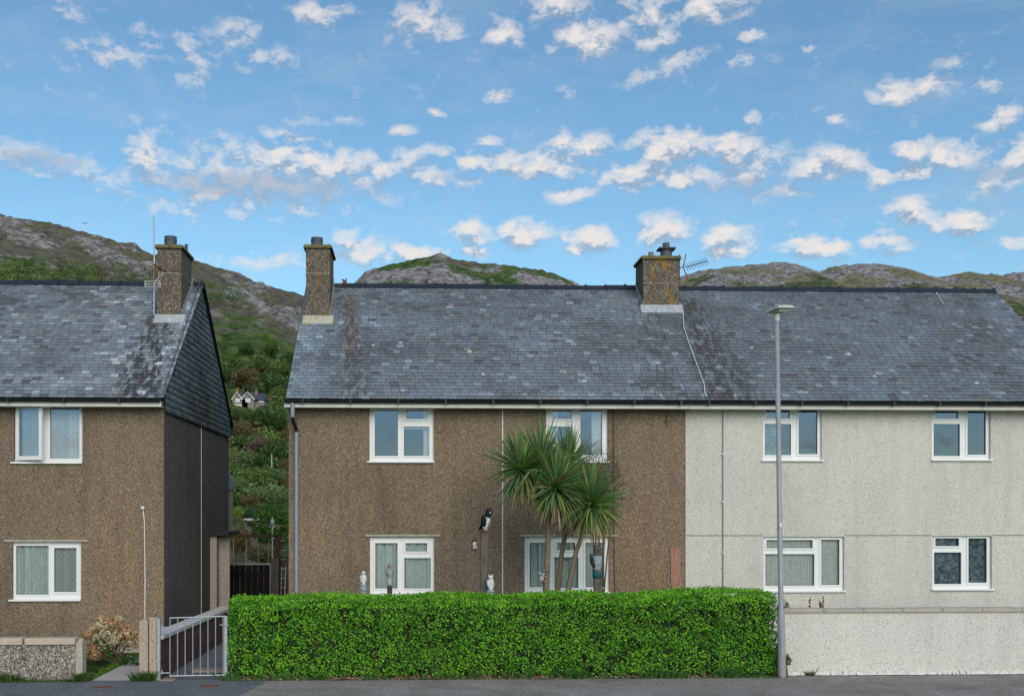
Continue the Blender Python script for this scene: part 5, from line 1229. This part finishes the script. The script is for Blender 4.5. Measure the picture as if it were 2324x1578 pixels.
# ------------------------------------------------------------------ hills
HILLS = []
def hill(name, prof, yf, yr, p, amp, seed, rockf, cols, label, xpad=60, nx=520, ny=300, tail=.25, hs=.80):
    pts = [at(px, py, yr) for px, py in prof]; xs = np.array([q.x for q in pts]); zs = np.array([q.z for q in pts])
    ext = 1.0
    xg = np.linspace(xs[0]-xpad, xs[-1]+xpad, nx); sg_ = np.concatenate([np.linspace(0, 1, ny), 1+np.linspace(0, tail, 20)[1:]])
    X, S = np.meshgrid(xg, sg_); Y = yf+S*(yr-yf)
    zr = np.interp(X, xs, zs, left=None, right=None)
    left_f = sstep(-xpad, 0, X-xs[0]); right_f = 1-sstep(0, xpad, X-xs[-1]); zr = zr*np.clip(left_f, .0, 1)*np.clip(right_f, .0, 1)
    g_ = np.where(S <= 1, np.clip(S, 0, 1)**p, 1-((S-1)/max(tail, .01))**2*.5)
    big = (fbm(X/70+seed, Y/70, 4)-.5)
    near = np.clip(1-np.abs(S-1)*0, 0, 1)
    Z0 = zr*g_+big*amp*7*np.sin(np.clip(S, 0, 1)*pi)
    t_ = S
    rockn = fbm(X/22+seed*3, Y/30+seed, 5, .55)
    rock = rockf(X, S, t_, Z0, zr)*1.0+(rockn-.5)*2.4
    rk_ = sstep(.35, .6, rock)
    scr = 1-worley(X/5.5+seed, Y/7); scr2 = 1-worley(X/2.6, Y/3.4+seed); rid = np.abs(fbm(X/9, Y/9+seed, 5, .6)-.5)*2
    Z = Z0+(1-rk_)*(scr*1.9+scr2*.8)*np.clip(1.5-S*.9, .25, 1)+rk_*(1-rid)*3.0*min(1, amp)-1.5
    fine = (fbm(X/3.5, Y/3.5+seed, 4, .6)-.5); Z = Z+fine*1.2
    Z = np.where(S < .03, Z*S/.03-.3, Z)
    tone = fbm(X/30+9, Y/24+seed*2, 5, .6); t2 = fbm(X/7+3, Y/7, 3)
    c_green, c_dark, c_heath, c_grass = [np.array(c) for c in cols]
    hf = sstep(.42, .60, tone+(S-hs)*1.3)[..., None]; gf = sstep(.5, .62, t2)[..., None]
    C = c_green*(1-gf)+c_dark*gf; H = c_heath*(1-gf)+c_grass*gf; C = C*(1-hf)+H*hf
    C = C*(.40+.75*scr[..., None]+.45*scr2[..., None])
    V_ = np.stack([X, Y, Z], -1).reshape(-1, 3); ny_, nx_ = X.shape
    i = (np.arange(ny_-1)[:, None]*nx_+np.arange(nx_-1)[None]).ravel(); F_ = np.stack([i, i+1, i+nx_+1, i+nx_], 1)
    Cf = C.reshape(-1, 3)[F_[:, 0]]
    o = np_mesh(name, V_, F_, Cf, M['hill'], smooth=True); a = o.data.attributes.new('Rock', 'FLOAT', 'POINT'); a.data.foreach_set('value', np.clip(rock, 0, 1).ravel().astype(np.float32))
    tag(o, kind='structure'); HILLS.append((xg, yf+sg_*(yr-yf), Z)); return o
def terr(x, y):
    z = -.14
    for xg, yg, Z in HILLS:
        if xg[0] < x < xg[-1] and yg[0] < y < yg[-1]:
            i = np.searchsorted(xg, x)-1; j = np.searchsorted(yg, y)-1; z = max(z, float(Z[j, i]))
    return z
def drop(px, py):
    d = ray(px, py); d = d/d.y; k = 60
    while k < 1500:
        p = CAM+d*k
        if terr(p.x, p.y) > p.z: return Vector((p.x, p.y, terr(p.x, p.y)))
        k += 2
    return CAM+d*700
g1 = ((.115, .17, .05), (.06, .10, .032), (.15, .13, .105), (.15, .15, .08))
def rf1(X, S, t_, Z, zr): return -.38+.66*sstep(.35, .9, S)
hill('hill', [(-300,470),(-150,478),(0,488),(100,500),(150,513),(200,527),(250,540),(300,553),(345,574),(430,584),(480,600),(520,612),(560,628),(600,645),(640,655),(690,668),(730,700),(790,760)], 95, 620, 1.3, 1, 1.7, rf1, g1, '')
g2 = ((.09, .15, .04), (.05, .09, .028), (.16, .125, .105), (.13, .15, .06))
def rf2(X, S, t_, Z, zr): return .30+.30*sstep(.5, 1, S)
hill('hill', [(700,760),(780,665),(806,640),(830,616),(870,601),(930,588),(975,579),(1000,573),(1025,584),(1060,591),(1150,601),(1230,611),(1270,624),(1310,642),(1380,700)], 250, 720, 1.25, .7, 5.2, rf2, g2, '', 60, 380, 220, hs=.97)
g3 = ((.11, .13, .06), (.055, .07, .035), (.22, .20, .12), (.26, .235, .14))
def rf3(X, S, t_, Z, zr): return .02+.50*sstep(.72, .98, S)
hill('hill', [(1400,700),(1480,660),(1540,630),(1600,611),(1700,601),(1765,595),(1800,598),(1840,612),(1857,618),(1880,605),(1920,600),(2000,600),(2060,610),(2108,629),(2150,624),(2198,614),(2240,622),(2275,624),(2323,617),(2420,600),(2600,590)], 260, 950, 1.15, .8, 9.4, rf3, g3, '', 120, 640, 260)

# far double gabled villa on the hillside
pv = drop(560, 930); dv_ = (pv.y+22)/2530
fv = thing('villa', tuple(pv), 'distant stone villa with twin white trimmed gables on the wooded hillside', 'house')
def vx(px): return X_(px, pv.y)
def vz(py): return Z_(py, pv.y, 560)
b = MB(); b.box(vx(527), vx(562), pv.y, pv.y+8*1, vz(960), vz(905)); b.box(vx(562), vx(598), pv.y+2, pv.y+8, vz(960), vz(905))
for a_, c_ in ((527, 549), (547, 577)):
    m_ = (a_+c_)/2; b.quad((vx(a_), pv.y-.02, vz(905)), (vx(c_), pv.y-.02, vz(905)), (vx(m_), pv.y-.02, vz(890)))
b.box(vx(549), vx(576), pv.y-.0, pv.y+2, vz(960), vz(905)); b.build('wall', simple('villa_stone', (.22, .20, .17), .9), fv)
sm = simple('villa_slate', (.055, .065, .09), .6)
b = MB(); b.v = [(vx(524), pv.y+1, vz(905)), (vx(600), pv.y+1, vz(905)), (vx(598), pv.y+5, vz(887)), (vx(528), pv.y+5, vz(887)), (vx(600), pv.y+9, vz(905)), (vx(524), pv.y+9, vz(905))]; b.f = [(0, 1, 2, 3), (3, 2, 4, 5), (1, 4, 2), (0, 3, 5)]; b.c = [(1, 1, 1)]*4
for a_, c_ in ((526, 550), (546, 578)):
    m_ = (a_+c_)/2; n0 = len(b.v); b.v += [(vx(a_), pv.y-.4, vz(906)), (vx(m_), pv.y-.4, vz(889)), (vx(c_), pv.y-.4, vz(906)), (vx(a_), pv.y+5, vz(906)), (vx(m_), pv.y+5, vz(889)), (vx(c_), pv.y+5, vz(906))]; b.f += [(n0, n0+1, n0+4, n0+3), (n0+1, n0+2, n0+5, n0+4)]; b.c += [(1, 1, 1)]*2
rf = b.build('roof', sm, fv)
b = MB(); b.box(vx(532), vx(535), pv.y+4, pv.y+5, vz(892), vz(876)); b.box(vx(574), vx(579), pv.y+4, pv.y+5, vz(892), vz(881)); b.build('chimney', simple('villa_brick', (.35, .14, .09), .9), rf)
for a_, c_ in ((526, 550), (546, 578)):
    m_ = (a_+c_)/2; b = MB(); rr_ = .22
    b.tube([(vx(a_), pv.y-.45, vz(906.5)), (vx(m_), pv.y-.45, vz(889)), (vx(c_), pv.y-.45, vz(906.5))], .16, 5); b.build('bargeboard', M['pvc'], fv)
for (a_, c_, t1, t2_) in ((534, 544, 904, 912), (557, 568, 904, 912), (530, 548, 917, 925), (584, 596, 905, 911)):
    yy = pv.y-.12 if a_ < 580 else pv.y+1.88
    b = MB(); b.box(vx(a_), vx(c_), yy, yy+.1, vz(t2_), vz(t1)); w_ = b.build('window', M['pvc'], fv)
    for k in (0, 1):
        xa_ = vx(a_)+.15+k*(vx(c_)-vx(a_)-.1)/2; b = MB(); b.box(xa_, xa_+(vx(c_)-vx(a_))/2-.3, yy-.02, yy-.003, vz(t2_)+.15, vz(t1)-.15); b.build('pane', M['glass_low'], w_)

# trees in the gap
def tree_protos():
    out = []
    for v, (cols, lump) in enumerate((([(.028, .055, .018), (.045, .08, .022), (.018, .035, .014)], 7), ([(.055, .085, .022), (.075, .11, .03), (.03, .055, .018)], 6), ([(.11, .075, .035), (.075, .065, .03), (.05, .055, .025)], 8), ([(.075, .055, .045), (.095, .065, .05), (.05, .045, .035)], 9), ([(.07, .10, .045), (.09, .12, .05), (.045, .07, .03)], 8))):
        n = 2600; r_ = np.random.default_rng(40+v); L = r_.normal(0, 1, (lump, 3)); L = unit(L)*np.array([.62, .62, .42])*(.5+.5*r_.random((lump, 1))); L[:, 2] = L[:, 2]*.9+.15
        rad = .30+.24*r_.random(lump); idx = r_.integers(0, lump, n); u = unit(r_.normal(size=(n, 3))); P = L[idx]+u*(rad[idx]*(.72+.32*r_.random(n)))[:, None]
        P[:, 2] = np.maximum(P[:, 2]+.75, .12)
        C = np.array(cols)[r_.integers(0, 3, n)]*(.65+.7*r_.random(n))[:, None]; C *= (.8+.4*r_.random(lump))[idx][:, None]
        out.append((P, u, C))
    return out
PR = tree_protos(); meshes = {}
def leafmesh(v):
    P, u, C = PR[v]; n = len(P); V_, F_, C_ = leaves(P, unit(u+rng.normal(0, .5, u.shape)), rng.uniform(.07, .12, n), rng.uniform(.05, .08, n), C)
    o = np_mesh('crown', V_, F_, C_, M['farleaf']); return o
def trunkmesh():
    b = MB(); b.tube([(0, 0, -.1), (.02, 0, .4), (-.02, .01, .8)], [.055, .045, .02], 8)
    for k in range(6): a = k*1.05; b.tube([(0, 0, .3+.05*k), (.2*math.cos(a), .2*math.sin(a), .6+.04*k), (.38*math.cos(a), .38*math.sin(a), .8+.05*k)], [.03, .02, .008], 5)
    return b.build('trunk', M['bark'])
protos = []
NM = ('dark green', 'fresh green', 'rust brown', 'purple brown', 'pale willow green')
TREES = [(553,868,38,2),(612,885,40,0),(585,832,30,1),(640,850,28,1),(500,860,30,0),(632,905,26,1),(650,880,26,0),(527,955,22,0),(548,985,32,2),(592,962,34,0),(630,965,34,0),(570,950,22,1),(645,1000,26,2),
 (585,1025,36,3),(545,1015,28,0),(625,1040,36,0),(560,1055,36,4),(600,1065,34,0),(648,1065,26,2),(530,1075,26,1),(575,1100,34,1),(620,1105,30,4),(650,1110,28,2),(540,1120,26,4),(592,1135,30,4),(560,1150,24,2),(530,1145,22,0),(640,1140,26,4),(480,900,26,0),(530,830,24,1),(610,800,26,1),(655,820,24,0),(560,800,22,0)]
first = {}
SAY = []
for i, (px, py, rpx, v) in enumerate(TREES):
    p = drop(px, py+rpx*.5); s_ = rpx*(p.y+22)/2530*1.15
    row = 'upper' if py < 925 else ('middle' if py < 1060 else 'lower'); sd_ = 'left' if px < 560 else ('centre' if px < 610 else 'right')
    lab = f'{NM[v]} tree on the {row} slope between the houses, {sd_}'
    if v not in first:
        t_ = thing('tree', (0, 0, 0), lab, 'tree', 'trees on the hillside seen between the houses'); c_ = leafmesh(v); c_.parent = t_; k_ = trunkmesh(); k_.parent = t_; first[v] = t_
    else: t_ = copy_tree(first[v]); t_['label'] = lab
    t_.location = p-Vector((0, 0, .15*s_)); t_.scale = (s_, s_, s_*random.uniform(.85, 1.05)); t_.rotation_euler = (0, 0, random.uniform(0, 6.28))
    SAY.append((lab, t_, px, py))
# make equal labels distinct by what stands nearest in size / place
from collections import defaultdict
dd = defaultdict(list)
for l, o, px, py in SAY: dd[l].append((py, px, o))
for l, L in dd.items():
    if len(L) > 1:
        L.sort(key=lambda q: q[0]); w_ = ['highest', 'second highest', 'third highest', 'lowest'] if len(L) > 2 else ['the higher one', 'the lower one']
        for k, (py, px, o) in enumerate(L): o['label'] = l+', '+w_[min(k, len(w_)-1)]
# scrub and bracken covering the lower slopes
nb = 760; B_ = []
while len(B_) < nb:
    u_ = random.random(); px = random.uniform(470, 700) if u_ < .6 else random.uniform(-60, 700); py = random.uniform(835, 1150) if u_ < .6 else random.uniform(605, 700)
    q_ = drop(px, py)
    if q_.y > 545 or (500 < px < 612 and 862 < py < 985): continue
    B_.append((q_, random.choice((.7, 1, 1, 1.4, 1.9))*(1+(q_.y-60)/400)))
P_ = []; C_l = []; U_ = []; S_l = []
pal = np.array([[.05, .085, .025], [.035, .06, .02], [.07, .105, .03], [.10, .09, .045], [.085, .065, .04], [.06, .10, .04]])
for q_, r_ in B_:
    m_ = 95; u = unit(rng.normal(size=(m_, 3))); P_.append(np.array(q_)+u*r_*np.array([1.2, 1.1, .75])*(.7+.4*rng.random(m_))[:, None]+np.array([0, 0, r_*.3])); U_.append(u)
    C_l.append(pal[rng.integers(0, 6)][None]*(.6+.8*rng.random(m_))[:, None]); S_l.append(np.full(m_, r_*.25))
P_ = np.concatenate(P_); U_ = np.concatenate(U_); S_l = np.concatenate(S_l)
V_, F_, C_ = leaves(P_, unit(U_+rng.normal(0, .5, U_.shape)), S_l, S_l*.7, np.concatenate(C_l))
tag(np_mesh('scrub', V_, F_, C_, M['farleaf']), 'green and brown scrub and bracken covering the lower hillside', 'scrub', kind='stuff')
# nearer garden shrubs in the gap
def gs(px, py, rpx, Y, cols, label, n=2500, ls=.10, asp=1.0):
    p = at(px, py, Y); s_ = rpx*(Y+22)/2530; return shrub('shrub', (p.x, Y, p.z), (s_, s_*.9, s_*asp), n, cols, label, 'shrub', ls, 'farleaf')
gs(618, 1195, 46, 20, [(.035, .07, .015), (.05, .095, .02), (.02, .04, .012)], 'large dark green conifer like shrub filling the right of the gap above the gate', 4500, .09, 1.1)
gs(545, 1225, 28, 16, [(.10, .06, .03), (.14, .09, .045), (.05, .06, .025)], 'brown seeding shrub behind the trellis on the left of the gap', 2200, .06)
gs(600, 1255, 44, 18, [(.07, .06, .035), (.05, .07, .025), (.10, .08, .05)], 'low tangled brownish shrub behind the yard gate', 3500, .06, .5)
gs(572, 1168, 22, 26, [(.018, .04, .02), (.03, .06, .025)], 'dark rounded bush behind the flat shed roof', 1800, .09, .6)
gs(541, 1165, 12, 22, [(.10, .15, .03), (.07, .12, .03)], 'small yellow green bush by the rear house corner', 900, .08, 1.4)
# garden ground hedge line far
# telegraph poles
for px, y0_, y1_, lb in ((601, 875, 905, 'thin pale pole right of the distant villa'), (621, 1035, 1080, 'thin pole among dark trees below the villa')):
    p = drop(px, y1_); zt = Z_(y0_-4, p.y, px); b = MB(); b.tube([(p.x, p.y-3, p.z-1), (p.x, p.y-3, zt)], [.16, .10], 6); tag(b.build('telegraph_pole', M['coping_grey'], base=(p.x, p.y-3, p.z)), lb, 'pole')
# summit marker, gull
p = at(1000, 573, 718); b = MB(); b.tube([(p.x, p.y, p.z-3), (p.x, p.y, p.z+1.6)], .25, 6); b.lathe([(2.4, -2), (1.6, .0), (.5, 1)], (p.x, p.y, p.z-.8), 8); tag(b.build('summit_cairn', M['concrete'], base=tuple(p)), 'tiny cairn and post on the summit of the middle hill', 'cairn')
p = at(193, 507, 150); b = MB(); b.cur = (.12, .13, .14); b.ball(tuple(p), (.16, .07, .05)); 
for s in (-1, 1): b.quad((p.x+.05, p.y, p.z+.03), (p.x+s*.26, p.y-.18, p.z+.11), (p.x+s*.50, p.y-.1, p.z+.03), (p.x+s*.26, p.y+.1, p.z+.12))
tag(b.build('gull', M['vcol'], base=tuple(p), col=True), 'small dark gull gliding in the sky over the left hill', 'bird')
